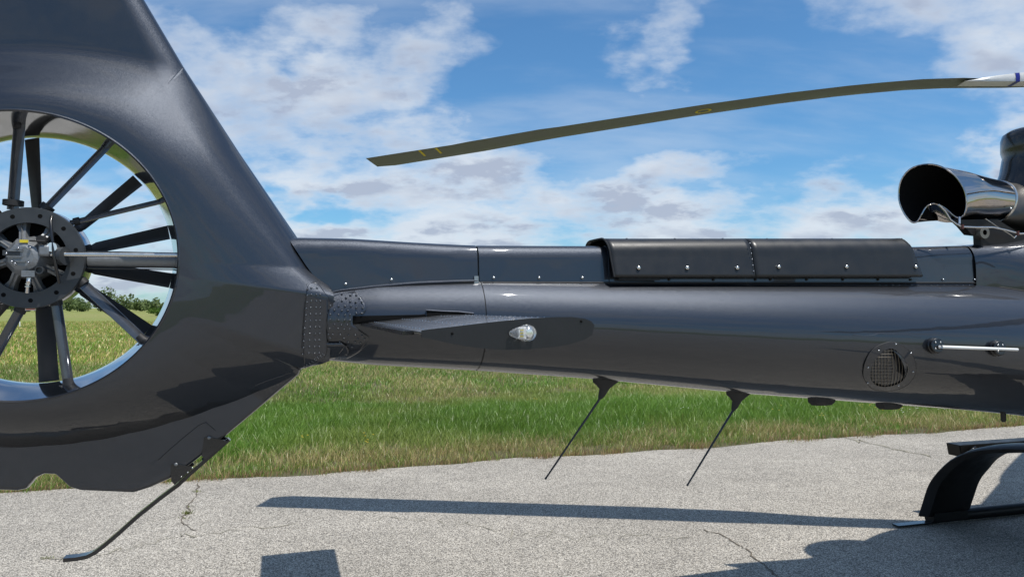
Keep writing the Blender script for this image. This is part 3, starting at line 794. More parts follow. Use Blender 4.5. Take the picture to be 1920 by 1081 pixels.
for (x, w, h, y) in ((1540, .085, .028, 748), (1666, .085, .024, 760)):
    s, z = bottom(x); rows = []
    for (dz, k_) in ((.015, 1), (-h * .4, .95), (-h, .7), (-h - .001, .0)):
        rows.append([Vector((s + w * k_ * math.cos(a), .045 * k_ * math.sin(a), z + dz)) for a in np.linspace(0, 2 * PI, 9)])
    MB().grid(rows).build('blister_aerial', M['rubber'], heli, auto=20)
s, z = bottom(1880); MB().tube([(s, 0, z + .02), (s, 0, z - .035), (s, 0, z - .045)], [.014, .014, .008], 12).build('drain_tube', M['rubber'], heli)

# ---- tail skid ---------------------------------------------------------
tp = [(430, 822), (400, 849), (362, 882), (335, 907), (300, 933), (260, 965), (222, 999), (196, 1021), (180, 1033), (165, 1040), (145, 1044), (121, 1046)]
P = [at3(x, y, 0) for x, y in tp]; rows = []
for i, p in enumerate(P):
    t = (P[min(i + 1, len(P) - 1)] - P[max(0, i - 1)]).normalized(); nv = Vector((t.z, 0, -t.x)); w = .017 if i < 9 else .022
    th_ = .007
    rows.append([p + Vector((0, a * w, 0)) + nv * b * th_ for a, b in ((-1, -1), (-1, 1), (1, 1), (1, -1), (-1, -1))])
tsk = MB().grid(rows); tsk.add(rows[0][:4], [(0, 1, 2, 3)]); tsk.add(rows[-1][:4], [(0, 1, 2, 3)])
tsk = tsk.build('tail_bumper', M['gloss_black'], heli, auto=30)
for (pl) in ([(384, 817), (392, 814), (400, 817), (424, 822), (428, 825), (386, 858), (380, 850), (382, 835)],
             [(323, 868), (330, 864), (338, 866), (360, 870), (363, 874), (330, 904), (324, 896), (323, 882)]):
    for sd_ in (-1, 1):
        bm_ = MB().prism([at(x, y, 0) for x, y in pl], sd_ * .036, sd_ * .040).build('bumper_bracket', M['gloss_black'], tsk, auto=30)
    x, y = pl[1]; screw(at3(x, y + 6, -.041), .007, 'cast', tsk, 'bracket_bolt')
MB().tube([at3(426, 824, 0), at3(380, 862, 0)], .008, 8).build('bumper_stiffener', M['gloss_black'], tsk)
for x, y in ((361, 877), (352, 885), (340, 893)): screw(at3(x, y, -.042), .003, 'steel', tsk, 'screw')

# ---- main rotor ---------------------------------------------------------
HUBS, HUBZ = 6.62, 3.12
hub_xy = (OX + HUBS * ca, OY + HUBS * sa)
# blade axis traced in the photo; plan direction from hub to tip
tipw = raydir(702, 300); tipw = tipw * (5.55 / tipw.y)
bdx, bdy = tipw.x - hub_xy[0], tipw.y - hub_xy[1]; BL = math.hypot(bdx, bdy); bdx /= BL; bdy /= BL
# centre line heights traced from the photo (mid of blade)
trace = [(704, 306), (760, 297), (900, 275), (1040, 250), (1180, 228), (1320, 206), (1460, 186), (1600, 169), (1740, 157), (1800, 156), (1850, 156), (1920, 156)]
ax = []
for (x, y) in trace:
    d = raydir(x, y); k_ = d.x / d.y
    # hub + q*b on ray x = k*y
    q = (k_ * hub_xy[1] - hub_xy[0]) / (bdx - k_ * bdy); Y = hub_xy[1] + bdy * q
    ax.append((q, CAMZ + d.z * Y / d.y))
ax.sort(); 
zroot = ax[0][1]
def bz(q):
    if q < ax[0][0]: return zroot + (ax[0][0] - q) * .05
    return interp(q, ax)
print('BLADE len', BL, 'hub', hub_xy, 'ax', [(round(a, 2), round(b, 2)) for a, b in ax])
# blade object space: x = span q, y = chord (+ = trailing edge side, towards viewer), z
HW = Vector((hub_xy[0], hub_xy[1], 0))
cdir = Vector((-bdy, bdx, 0)) # perpendicular
if cdir.y > 0: cdir = -cdir    # towards the viewer
bladeroot = bpy.data.objects.new('main_rotor_blade', None)
def blade_mesh():
    C = .35; rows = []
    qs = sorted(set([.45, .8, 1.0, 1.2, 1.35, 1.5, 1.7, 1.95, 2.2] + list(np.linspace(2.4, BL - .12, 26)) + [BL - .12 + .001, BL - .06, BL - .02, BL]))
    for q in qs:
        root = sm((q - 1.0) / .9)
        c = .16 + (C - .16) * root; tk = .045 + (.021 - .045) * root
        tw = math.radians(8 - 8 * q / BL)
        tcut = max(0, (q - (BL - .12)) / .12)
        tab = .022 if (BL * 0 + q > TAB0 and q < TAB1) else 0
        row = []
        for x, y in ((1, 0), (.8, .35), (.5, .8), (.25, 1), (.08, .75), (0, 0), (.08, -.45), (.25, -.6), (.5, -.45), (.8, -.2), (1, 0)):
            # x 0 nose .. 1 trailing
            xx = (x - .45) * c
            if x == 1: xx += tab
            if x <= .08: xx += tcut * .08 * c * 2.0 * (1 - x)
            zz = y * tk
            row.append((q + 0 * x - (tcut > 0) * (0), xx * math.cos(tw) + zz * math.sin(tw), bz(q) - xx * math.sin(tw) * (1) + zz * math.cos(tw)))
        rows.append(row)
    return rows
def q_of(px):
    d = raydir(px, 200); k_ = d.x / d.y; return (k_ * hub_xy[1] - hub_xy[0]) / (bdx - k_ * bdy)
TAB0, TAB1 = q_of(1035), q_of(880)
RW = blade_mesh()
def place_blade(ang):
    """blade turned by ang about the mast; points given in world then turned into helicopter space"""
    R = Matrix.Rotation(ang, 3, 'Z')
    def f(p):
        w = R @ (Vector((bdx, bdy, 0)) * p[0] + cdir * p[1]) + HW; s_, l_ = toloc(w.x, w.y); return Vector((s_, l_, p[2]))
    return f
def build_blade(ang):
    f = place_blade(ang)
    cut = [r for r in RW if r[0][0] >= 1.55]; cuff = [r for r in RW if r[0][0] <= 2.25]
    m = MB().grid([[f(p) for p in r] for r in RW]); m.add([f(p) for p in RW[-1][:10]], [tuple(range(10))])
    b = m.build('main_rotor_blade', M['blade_under'], heli, auto=50)
    return b, f
def blade_extras(b, f):
    def pt(q, x, dn=0.0, tk=1):   # on the underside, x = chord fraction from nose
        C = .35; xx = (x - .45) * C; tw = math.radians(8 - 8 * q / BL)
        und = interp(x, [(0, 0), (.08, -.45), (.25, -.6), (.5, -.45), (.8, -.2), (1, 0)]) * .021 - dn
        return f((q, xx, bz(q) - xx * math.sin(tw) + und))
    MB().grid([[pt(q, x, .0012) for x in (-.03, -.012, .012, .05)] for q in np.linspace(2.3, BL - .13, 40)]).build('leading_edge_strip', M['steel'], b)
    for px in (799, 829):
        q = q_of(px); MB().grid([[pt(q + d, x, .0015) for x in (.52, .7, .85, .99)] for d in (-.008, .008)]).build('yellow_band', M['yellow'], b)
    q = q_of(1318); rr = []
    for a in np.linspace(0, 2 * PI, 33): rr.append([pt(q + r_ * math.cos(a) * 1.0, .50 + r_ * math.sin(a) / .35, .0022) for r_ in (.038, .056)])
    MB().grid(rr).build('yellow_ring_mark', M['yellow'], b)
b0, f0 = build_blade(0); blade_extras(b0, f0)
# white root cuff facing us, with blue band
def cuff(b, f):
    rows = []
    qe = q_of(1788); qf = q_of(1850)
    hh_ = lambda q: interp(q, [(.5, .085), (q_of(1920), .066), (qf, .040), (q_of(1820), .022), (qe, .002)])
    for q in np.linspace(.5, qe, 24):
        hgt = hh_(q); z0 = bz(q) - .038
        rows.append([f((q, .06, z0 + hgt)), f((q, .13, z0 + hgt + .004)), f((q, .165, z0 + hgt)), f((q, .172, z0 + hgt * .5)), f((q, .168, z0)), f((q, .06, z0)), f((q, .06, z0 + hgt))])
    MB().grid(rows).build('white_root_cuff', M['white'], b)
    q = q_of(1884); z0 = bz(q) - .038; h_ = hh_(q)
    rows = [[f((q + d, .13, z0 + h_ + .0065)), f((q + d, .167, z0 + h_ + .002)), f((q + d, .1745, z0 + h_ * .5)), f((q + d, .1705, z0 - .002)), f((q + d, .06, z0 - .002))] for d in (-.012, .012)]
    MB().grid(rows).build('blue_band', M['blue'], b)
cuff(b0, f0)
for ang in (2 * PI / 3, -2 * PI / 3):
    b_, f_ = build_blade(ang); cuff(b_, f_)
MB().lathe([(0, 0), (0, .12), (.5, .10), (.9, .09), (1.0, .2), (1.16, .26), (1.25, .2), (1.3, 0)], (HUBS, 0, HUBZ - 1.05), (0, 0, 1), 32).build('rotor_mast', M['dark_cast'], heli, auto=30)

# ---- exhaust -------------------------------------------------------------
# axis runs forward and a little down; mouth cut on a slant that faces aft and outboard
def ell(cx_, cy_, ax_, ay_, l, rot=0, n=48, ph=0):
    o_ = []
    for i in range(n + 1):
        a = 2 * PI * i / n; x = ax_ * math.cos(a); y = ay_ * math.sin(a); c_, s_ = math.cos(rot), math.sin(rot)
        o_.append((cx_ + x * c_ - y * s_, cy_ + x * s_ + y * c_, l))
    return o_
EX = Vector((.93, .0, -.10)).normalized(); ES = at(1750, 366, 0)
EC = Vector((ES[0], 0, ES[1])); ER = .152
eu = Vector((0, 1, 0)); ev = EX.cross(eu).normalized()
if ev.z < 0: ev = -ev
def ering(base, tilt, r, rz=None):
    """ring of the pipe; tilt shifts the near side forward"""
    o_ = []
    for i in range(65):
        a = 2 * PI * i / 64; c_, s_ = math.cos(a), math.sin(a)    # c_ -> lateral, s_ -> up
        d_ = base + tilt * (-c_) * r
        # notch in the lower lip
        o_.append(EC + EX * d_ + eu * (c_ * r) + ev * (s_ * (rz or r)))
    return o_
def notch(ring, amt):
    n_ = []
    for i, p in enumerate(ring):
        a = 2 * PI * i / 64; d = (a - 1.47 * PI); w = math.exp(-(d / .38) ** 2); n_.append(p + EX * amt * w)
    return n_
TR = [(1685, 362, .150), (1690, 337, .135), (1708, 316, .09), (1736, 308, .03), (1764, 312, -.04), (1790, 329, -.10), (1807, 353, -.14), (1813, 378, -.152), (1810, 398, -.14),
      (1801, 408, -.115), (1789, 404, -.08), (1778, 394, -.045), (1764, 385, -.01), (1748, 382, .02), (1736, 389, .04), (1728, 402, .05), (1720, 415, .065), (1709, 416, .085), (1696, 401, .12), (1687, 381, .145)]
def loop3(P, n=64):
    m_ = len(P); o_ = []
    for i in range(n + 1):
        t = (i / n * m_) % m_; k_ = int(t); f_ = t - k_; p0, p1, p2, p3 = [P[(k_ + j) % m_] for j in (-1, 0, 1, 2)]
        o_.append(.5 * ((2 * p1) + (p2 - p0) * f_ + (2 * p0 - 5 * p1 + 4 * p2 - p3) * f_ ** 2 + (3 * p1 - p0 - 3 * p2 + p3) * f_ ** 3))
    return o_
mouth = loop3([at3(*q) for q in TR])
def cring(c, r, tilt=0):
    c = Vector(c); return [c + eu * (r * math.cos(2 * PI * i / 64)) + ev * (r * math.sin(2 * PI * i / 64)) + EX * (-tilt * math.cos(2 * PI * i / 64) * r) for i in range(65)]
C0 = at3(1752, 364, 0); C1 = at3(1868, 378, 0)
# full round shape of the pipe just behind the lip (angles follow the lip points)
def fullring(t):
    c = C0.lerp(C1, t); r = .154 + (.112 - .154) * t; o_ = []
    for i, p in enumerate(mouth):
        a = math.atan2((p - C0).dot(ev), (p - C0).dot(eu))
        o_.append(c + eu * (r * math.cos(a)) + ev * (r * math.sin(a)) + EX * (-(.62 * (1 - t) + .1 * t) * math.cos(a) * r))
    return o_
b0_, b1_, b2_, b3_ = fullring(.28), fullring(.5), fullring(.75), fullring(1)
lip2 = [m_ .lerp(q, .35) for m_, q in zip(mouth, b0_)]
rws = [mouth, lip2, b0_, b1_, b2_, b3_]
pipe = MB().grid(rws).build('exhaust_pipe', M['chrome'], heli, auto=60)
MB().tube(mouth, .0042, 8, cap=False).build('exhaust_lip', M['chrome'], pipe)
inn = [[p + ((C0 + (C1 - C0) * ((p - C0).dot(C1 - C0) / (C1 - C0).length_squared)) - p) * .035 for p in r] for r in rws]
MB().grid([mouth] + inn + [[C1 for p in mouth]]).build('exhaust_inside', M['soot_shade'], pipe)
MB().tube(b3_, .006, 8, cap=False).build('pipe_clamp', M['steel'], pipe)
C2, C3 = at3(1935, 395, 0), at3(2060, 425, 0)
MB().grid([[q + EX * .004 for q in b3_], cring(C2, .15, .1), cring(C3, .2)]).build('exhaust_duct', M['heat'], heli)
screw(at3(1896, 391, -.125), .007, 'steel', pipe, 'clamp_bolt', Vector((0, -1, 0)))
# support under the pipe
MB().prism([at(x, y, -.06) for x, y in ((1830, 463), (1829, 442), (1812, 440), (1798, 424), (1786, 413), (1860, 412), (1905, 440), (1960, 450), (1960, 470))], -.09, -.045).build('exhaust_support', M['dark_heat'], heli, auto=30)
lug = MB().lathe([(-.012, .014), (-.012, .032), (.0, .034), (.03, .034)], at3(1843, 436, -.105), (0, 1, 0), 24).build('support_lug', M['grill'], heli, auto=30)
MB().lathe([(.012, 0), (.012, .014), (-.012, .014)], at3(1843, 436, -.105), (0, 1, 0), 20).build('lug_bore', M['soot_shade'], lug)
MB().tube([at3(x, y, -.17) for x, y in [(1760, 384), (1772, 396), (1782, 412), (1793, 420), (1803, 425), (1830, 426), (1862, 426), (1885, 431), (1912, 438), (1960, 436)]], .0050, 8).build('drain_line', M['steel'], heli)
MB().tube([at3(x, y, -.12) for x, y in [(1848, 410), (1870, 425), (1895, 440), (1902, 446), (1906, 441)]], .003, 6).build('lock_wire', M['steel'], heli)
for (x, y) in ((1804, 425), (1908, 437)): MB().tube([at3(x, y - 4, -.172), at3(x, y + 4, -.172)], .008, 10).build('line_clip', M['clip'], heli)
MB().tube([at3(1799, 407, -.13), at3(1799, 420, -.14)], .006, 8).build('drain_bracket', M['steel'], heli)

# engine cowling at the right edge and the cabin beyond the frame
def ellrows(tab, n=64, full=True):
    rows = []
    for (s, hw, zb, zt, p) in tab:
        r = []
        for i in range(n + 1):
            a = 2 * PI * i / n; c_, s_ = math.cos(a), math.sin(a)
            r.append(Vector((s, hw * math.copysign(abs(c_) ** p, c_), (zb + zt) / 2 + (zt - zb) / 2 * math.copysign(abs(s_) ** p, s_))))
        rows.append(r)
    return rows
def densify(tab, k_=6):
    o_ = []
    for i in range(len(tab) - 1):
        p0, p1, p2, p3 = tab[max(0, i - 1)], tab[i], tab[i + 1], tab[min(len(tab) - 1, i + 2)]
        for j in range(k_):
            f_ = j / k_; o_.append(tuple(.5 * ((2 * b) + (-a + c) * f_ + (2 * a - 5 * b + 4 * c - d) * f_ ** 2 + (-a + 3 * b - 3 * c + d) * f_ ** 3) for a, b, c, d in zip(p0, p1, p2, p3)))
    o_.append(tab[-1]); return o_
sc0 = at(1822, 480, -.1)[0]
zt0 = at(1822, 460, -.05)[1]
tab = [(sc0, .125, 1.50, zt0, .55), (sc0 + .12, .145, 1.50, zt0 + .012, .6), (sc0 + .3, .20, 1.45, zt0 + .03, .7), (sc0 + .6, .32, 1.4, zt0 + .10, .8), (sc0 + 1.2, .55, 1.3, zt0 + .3, .85), (sc0 + 2.2, .62, 1.3, zt0 + .5, .85), (sc0 + 3.2, .45, 1.4, zt0 + .4, .85)]
cw = MB().grid(ellrows(densify(tab))).build('engine_cowling', M['paint'], heli, auto=50)
z5, r5 = bzc(SB1), brad(SB1)
tab = [(SB1 - .02, r5, z5 - r5, z5 + r5, 1), (SB1 + .4, .55, .62, 1.75, .9), (SB1 + 1.0, .85, .52, 1.85, .85), (SB1 + 2.0, .95, .5, 2.1, .8), (SB1 + 3.2, .9, .5, 2.1, .85), (SB1 + 4.0, .6, .55, 1.6, .9), (SB1 + 4.5, .12, .75, 1.1, 1)]
rows = ellrows(densify(tab)); mcab = MB().grid(rows); mcab.build('cabin_body', M['paint'], heli, auto=50)
# seam line of the cowling
strip([onboom(x, y, .001)[0] for x, y in [(1838, 533), (1870, 537), (1895, 541), (1925, 546)]], .004, 'cowling_seam', M['rubber'])
# air intake stack above, right edge of the frame
IL = .0
def rr_at(px0, px1, py, l):
    a = at(px0 + 20, py, l); b = at(px1, py, l); return ((a[0] + b[0]) / 2, abs(b[0] - a[0]) / 2, a[1])
rows = []
for (y, x0) in ((236, 1915), (240, 1892), (246, 1884), (256, 1881), (278, 1881), (288, 1884), (300, 1882), (320, 1879), (338, 1873), (352, 1868), (385, 1862)):
    c_, hw, z = rr_at(x0, 2060, y, .02)
    if y == 236: z = rr_at(1884, 2060, 240, .02)[2] + .02
    rows.append([Vector((c_ + hw * math.cos(a), .02 + hw * .72 * math.sin(a), z)) for a in np.linspace(0, 2 * PI, 49)])
mst = MB().grid(rows); mst.add(rows[0][:48], [tuple(range(48))]); mst.build('mast_fairing', M['gloss_black'], heli, auto=50)

# ---- landing gear ----------------------------------------------------------
def gear(sgn):
    L1 = 1.2 * sgn; s0, _ = at(1775, 975, 1.2)
    path = [(1.20, .065), (1.17, .16), (1.12, .30), (1.05, .40), (.96, .50), (.84, .575), (.70, .62), (.50, .655), (.2, .67), (0, .67)]
    path = densify([tuple(p) for p in path], 4); rows = []
    for i, (l, z) in enumerate(path):
        a = path[max(0, i - 1)]; b = path[min(len(path) - 1, i + 1)]; t = Vector((0, (b[0] - a[0]) * sgn, b[1] - a[1])).normalized(); nv = Vector((0, -t.z, t.y)) * sgn
        ch = interp(i / 4, [(0, .46), (3, .46), (6, .38), (9, .30)]); tk = .032
        c_ = Vector((s0 + interp(i / 4, [(0, -.02), (3, .0), (9, .06)]), l * sgn, z))
        rows.append([c_ + Vector((ch * (x - .5), 0, 0)) + nv * (tk * y) for x, y in ((0, .0), (.03, .3), (.15, .75), (.4, 1), (.7, .8), (.95, .3), (1, 0), (.95, -.3), (.7, -.8), (.4, -1), (.15, -.75), (.03, -.3), (0, 0))])
    g = MB().grid(rows).build('landing_gear_leg', M['leg'], heli, auto=50)
    MB().grid([[r[k_] + (r[k_] - (r[0] + r[6]) / 2) * .03 for k_ in (11, 12, 1, 2)] for r in rows]).build('leg_edge_strip', M['rubber'], g)
    for r in rows[3:34:4]: screw(r[1] + Vector((.02, 0, 0)) + (r[2] - r[1]) * .3, .006, 'rubber', g, 'rivet', Vector((-.5, 0, 1)).normalized())
    sk = MB().tube([(s0 - .16, L1, .045), (s0 - .1, L1, .045), (s0 + 1, L1, .045), (s0 + 2.9, L1, .045), (s0 + 3.2, L1, .10), (s0 + 3.35, L1, .22)], .042, 16).build('landing_skid', M['leg'], heli)
    MB().box((s0 - .28, L1, .014), (.36, .06, .012)).build('skid_spring_plate', M['gloss_black'], sk)
    MB().box((s0 + .0, L1, .055), (.30, .085, .06)).build('skid_saddle', M['leg'], sk)
gear(1); gear(-1)
for sgn in (1,):
    a_ = at(1782, 842, 1.30); s_a = a_[0]; zst = a_[1]
    poly = []
    st = MB().add([(s_a, 1.22, zst + .045), (s_a + .02, 1.22, zst - .045), (s_a + .12, 1.22, zst - .05), (s_a + .3, 1.22, zst + .0), (s_a + 2.6, 1.22, zst + .02), (s_a + 2.6, 1.22, zst + .045),
                   (s_a, 1.34, zst + .045), (s_a + .02, 1.34, zst - .045), (s_a + .12, 1.34, zst - .05), (s_a + .3, 1.34, zst + .0), (s_a + 2.6, 1.34, zst + .02), (s_a + 2.6, 1.34, zst + .045)],
                  [(0, 1, 2, 3, 4, 5), (6, 11, 10, 9, 8, 7), (0, 6, 7, 1), (1, 7, 8, 2), (2, 8, 9, 3), (3, 9, 10, 4), (4, 10, 11, 5), (5, 11, 6, 0)]).build('boarding_step', M['leg'], heli, smooth=False)
    bevel(st, .006)
    br = MB().prism([at(x, y, 1.2) for x, y in [(1816, 852), (1818, 843), (1828, 836), (1831, 840), (1829, 848)]], 1.19, 1.2).build('step_bracket', M['gloss_black'], heli)
    screw(at3(1825, 841, 1.188), .008, 'cast', br, 'bracket_bolt')

# ================================================================== ground
EDGE_A = (-4.31, 6.36); EDGE_DIR = Vector((11.1, 3.7, 0)).normalized(); EN = Vector((-EDGE_DIR.y, EDGE_DIR.x, 0))  # EN points away
def edge_d(x, y): return (x - EDGE_A[0]) * EN.x + (y - EDGE_A[1]) * EN.y
def from_edge(u, d):
    return Vector((EDGE_A[0], EDGE_A[1], 0)) + EDGE_DIR * u + EN * d

def asphalt_mat():
    m = bpy.data.materials.new('weathered_chip_asphalt'); m.use_nodes = True; nt = m.node_tree; N = nt.nodes; L = nt.links
    b = N['Principled BSDF']; tc = N.new('ShaderNodeTexCoord'); O_ = tc.outputs['Object']
    def vor(sc, feat='F1'):
        v = N.new('ShaderNodeTexVoronoi'); v.feature = feat; v.inputs['Scale'].default_value = sc; L.new(O_, v.inputs['Vector']); return v
    def noi(sc, det=5, r=.6):
        n = N.new('ShaderNodeTexNoise'); n.inputs['Scale'].default_value = sc; n.inputs['Detail'].default_value = det; n.inputs['Roughness'].default_value = r; L.new(O_, n.inputs['Vector']); return n.outputs[0]
    def ramp(x, a, b_, lo, hi):
        r = N.new('ShaderNodeMapRange'); L.new(x, r.inputs[0]); r.inputs[1].default_value = a; r.inputs[2].default_value = b_; r.inputs[3].default_value = lo; r.inputs[4].default_value = hi; return r.outputs[0]
    def mul(a, c):
        n = N.new('ShaderNodeMath'); n.operation = 'MULTIPLY'; L.new(a, n.inputs[0])
        if isinstance(c, float): n.inputs[1].default_value = c
        else: L.new(c, n.inputs[1])
        return n.outputs[0]
    v1 = vor(135); sep = N.new('ShaderNodeSeparateColor'); L.new(v1.outputs['Color'], sep.inputs[0])
    stone = ramp(sep.outputs[0], 0, 1, .55, 1.42)
    gap = ramp(v1.outputs['Distance'], .25, .78, 1.12, .30)
    v2 = vor(290); s2 = N.new('ShaderNodeSeparateColor'); L.new(v2.outputs['Color'], s2.inputs[0]); fine = ramp(s2.outputs[1], 0, 1, .8, 1.2)
    big = ramp(noi(.7, 6, .62), .3, .7, .84, 1.13)
    mid_ = ramp(noi(6, 6, .7), .3, .7, .88, 1.1)
    k_ = mul(mul(mul(mul(stone, gap), fine), big), mid_)
    base = N.new('ShaderNodeMix'); base.data_type = 'RGBA'; L.new(sep.outputs[1], base.inputs[0])
    base.inputs[6].default_value = (.44, .402, .338, 1); base.inputs[7].default_value = (.49, .456, .40, 1)
    sc = N.new('ShaderNodeVectorMath'); sc.operation = 'SCALE'; L.new(base.outputs[2], sc.inputs[0]); L.new(k_, sc.inputs['Scale'])
    # worn darker patches, oil drips and pale scuffs
    st_ = ramp(noi(.33, 7, .7), .56, .68, 1.0, .86); dr_ = ramp(noi(2.7, 3, .5), .70, .76, 1.0, .72)
    sc2 = N.new('ShaderNodeVectorMath'); sc2.operation = 'SCALE'; L.new(sc.outputs[0], sc2.inputs[0]); L.new(mul(st_, dr_), sc2.inputs['Scale']); sc = sc2
    L.new(sc.outputs[0], b.inputs['Base Color']); b.inputs['Roughness'].default_value = .85; b.inputs['Specular IOR Level'].default_value = .25
    bu = N.new('ShaderNodeBump'); bu.inputs['Strength'].default_value = .55; bu.inputs['Distance'].default_value = .006
    iv = ramp(v1.outputs['Distance'], 0, .8, 1, 0); L.new(iv, bu.inputs['Height']); L.new(bu.outputs[0], b.inputs['Normal'])
    return m
def ground_mat():
    m = bpy.data.materials.new('meadow_soil_and_sward'); m.use_nodes = True; nt = m.node_tree; N = nt.nodes; L = nt.links
    b = N['Principled BSDF']; g = N.new('ShaderNodeNewGeometry')
    def noi(sc, det, r, scl=(1, 1, 1)):
        mp = N.new('ShaderNodeMapping'); L.new(g.outputs['Position'], mp.inputs[0]); mp.inputs['Scale'].default_value = scl
        n = N.new('ShaderNodeTexNoise'); n.inputs['Scale'].default_value = sc; n.inputs['Detail'].default_value = det; n.inputs['Roughness'].default_value = r; L.new(mp.outputs[0], n.inputs['Vector']); return n.outputs[0]
    def rr(x, a, c):
        r = N.new('ShaderNodeMapRange'); r.interpolation_type = 'SMOOTHSTEP'; L.new(x, r.inputs[0]); r.inputs[1].default_value = a; r.inputs[2].default_value = c; return r.outputs[0]
    def mix(f_, a, c):
        n = N.new('ShaderNodeMix'); n.data_type = 'RGBA'; L.new(f_, n.inputs[0])
        for i_, q in ((6, a), (7, c)):
            if isinstance(q, tuple): n.inputs[i_].default_value = (*q, 1)
            else: L.new(q, n.inputs[i_])
        return n.outputs[2]
    c1_ = mix(rr(noi(.9, 8, .7), .38, .62), (.16, .22, .05), (.27, .28, .095))
    c2_ = mix(rr(noi(.035, 5, .55, (.5, 2.2, 1)), .40, .62), c1_, (.30, .265, .12))
    c3_ = mix(rr(noi(7, 6, .75), .35, .65), c2_, (.17, .205, .06))
    L.new(c3_, b.inputs['Base Color']); b.inputs['Roughness'].default_value = .95; b.inputs['Specular IOR Level'].default_value = .1
    bu = N.new('ShaderNodeBump'); bu.inputs['Strength'].default_value = .8; bu.inputs['Distance'].default_value = .12
    L.new(noi(9, 6, .75), bu.inputs['Height']); L.new(bu.outputs[0], b.inputs['Normal'])
    return m
M['asphalt'] = asphalt_mat(); M['ground'] = ground_mat()
# ground sheet
g = mesh_obj('grass_ground', [(-6000, -6000, -.03), (6000, -6000, -.03), (6000, 6000, -.03), (-6000, 6000, -.03)], [(0, 1, 2, 3)], M['ground'], smooth=False); tag(g, kind='structure')
# asphalt apron with a ragged edge
edge = []; u = -60.0
while u < 80:
    j = .05 * math.sin(u * 1.7) + .035 * math.sin(u * 4.1 + 1) + random.uniform(-.02, .02)
    edge.append(from_edge(u, j)); u += .12 if -10 < u < 30 else 2
far_ = [from_edge(80, -26), from_edge(-60, -26)]
vs = [Vector((p.x, p.y, 0)) for p in edge] + [Vector((p.x, p.y, 0)) for p in far_]
n = len(vs)
vs2 = vs + [Vector((p.x, p.y, -.06)) for p in vs]
apron = mesh_obj('asphalt_apron', vs2, [tuple(range(n))] + [(i, (i + 1) % n, n + (i + 1) % n, n + i) for i in range(n)], M['asphalt'], smooth=False); tag(apron, kind='structure')

M['soil'] = pmat('dark_soil_and_thatch', (.085, .078, .036), .95, noise=(5, .5), bump=(25, .5))
so = [from_edge(u_, d_) for u_, d_ in ((-14, -.3), (26, -.3), (26, 15), (-14, 15))]
so = mesh_obj('verge_soil', [(p.x, p.y, -.022) for p in so], [(0, 1, 2, 3)], M['soil'], smooth=False); tag(so, kind='structure')

def gpt(px, py):
    d = raydir(px, py); t = -CAMZ / d.z; return Vector((d.x * t, d.y * t, 0))
M['crack'] = pmat('crack_dirt', (.12, .10, .075), .95, noise=(30, .5))
M['crack2'] = pmat('filled_crack_dirt', (.26, .24, .18), .95, noise=(30, .5))
def crack(pts, w, mat='crack', sub=4, jit=.010):
    W_ = [gpt(*p) for p in pts]; line = []
    for a, b in zip(W_, W_[1:]):
        for i in range(sub): line.append(a.lerp(b, i / sub) + Vector((random.gauss(0, jit * .8), random.gauss(0, jit * 1.2), 0)))
    line.append(W_[-1]); rows = []
    for i, p in enumerate(line):
        t = (line[min(i + 1, len(line) - 1)] - line[max(i - 1, 0)]).normalized(); nv = Vector((-t.y, t.x, 0)); ww = w * random.uniform(.3, 1.3)
        if i in (0, len(line) - 1): ww = .001
        rows.append([p + nv * ww + Vector((0, 0, .004)), p - nv * ww + Vector((0, 0, .004))])
    return MB().grid(rows).build('crack', M[mat], apron, smooth=False)
crack([(372, 905), (368, 920), (370, 928), (354, 944), (356, 958), (345, 966), (340, 978), (352, 986), (370, 995)], .006)
crack([(80, 1048), (130, 1043), (240, 1030), (300, 1012), (350, 1005), (440, 992), (560, 985)], .004, 'crack2', 8, .03)
crack([(1318, 992), (1350, 1000), (1378, 1018), (1400, 1030), (1430, 1055), (1450, 1075), (1470, 1090)], .006, 'crack', 4)
crack([(1574, 820), (1640, 832), (1690, 845), (1740, 853)], .012, 'crack2', 8, .05)
crack([(700, 970), (820, 975), (960, 1000), (1100, 1006), (1300, 1008)], .003, 'crack2', 12, .04)

# ---- grass ---------------------------------------------------------------
def blade_mat():
    m = bpy.data.materials.new('grass_blades'); m.use_nodes = True; nt = m.node_tree; N = nt.nodes; L = nt.links; N.clear()
    o_ = N.new('ShaderNodeOutputMaterial'); at_ = N.new('ShaderNodeAttribute'); at_.attribute_name = 'tint'
    g_ = N.new('ShaderNodeNewGeometry'); n = N.new('ShaderNodeTexNoise'); L.new(g_.outputs['Position'], n.inputs['Vector']); n.inputs['Scale'].default_value = 14; n.inputs['Detail'].default_value = 4
    r = N.new('ShaderNodeMapRange'); L.new(n.outputs[0], r.inputs[0]); r.inputs[1].default_value = .3; r.inputs[2].default_value = .7; r.inputs[3].default_value = .8; r.inputs[4].default_value = 1.2
    sc = N.new('ShaderNodeVectorMath'); sc.operation = 'SCALE'; L.new(at_.outputs['Color'], sc.inputs[0]); L.new(r.outputs[0], sc.inputs['Scale'])
    d = N.new('ShaderNodeBsdfDiffuse'); t = N.new('ShaderNodeBsdfTranslucent'); gl = N.new('ShaderNodeBsdfGlossy'); gl.inputs['Roughness'].default_value = .4
    L.new(sc.outputs[0], d.inputs[0]); L.new(sc.outputs[0], t.inputs[0])
    m1 = N.new('ShaderNodeMixShader'); m1.inputs[0].default_value = .4; L.new(d.outputs[0], m1.inputs[1]); L.new(t.outputs[0], m1.inputs[2])
    m2 = N.new('ShaderNodeMixShader'); m2.inputs[0].default_value = .04; L.new(m1.outputs[0], m2.inputs[1]); L.new(gl.outputs[0], m2.inputs[2])
    L.new(m2.outputs[0], o_.inputs[0]); return m
M['grass'] = blade_mat()
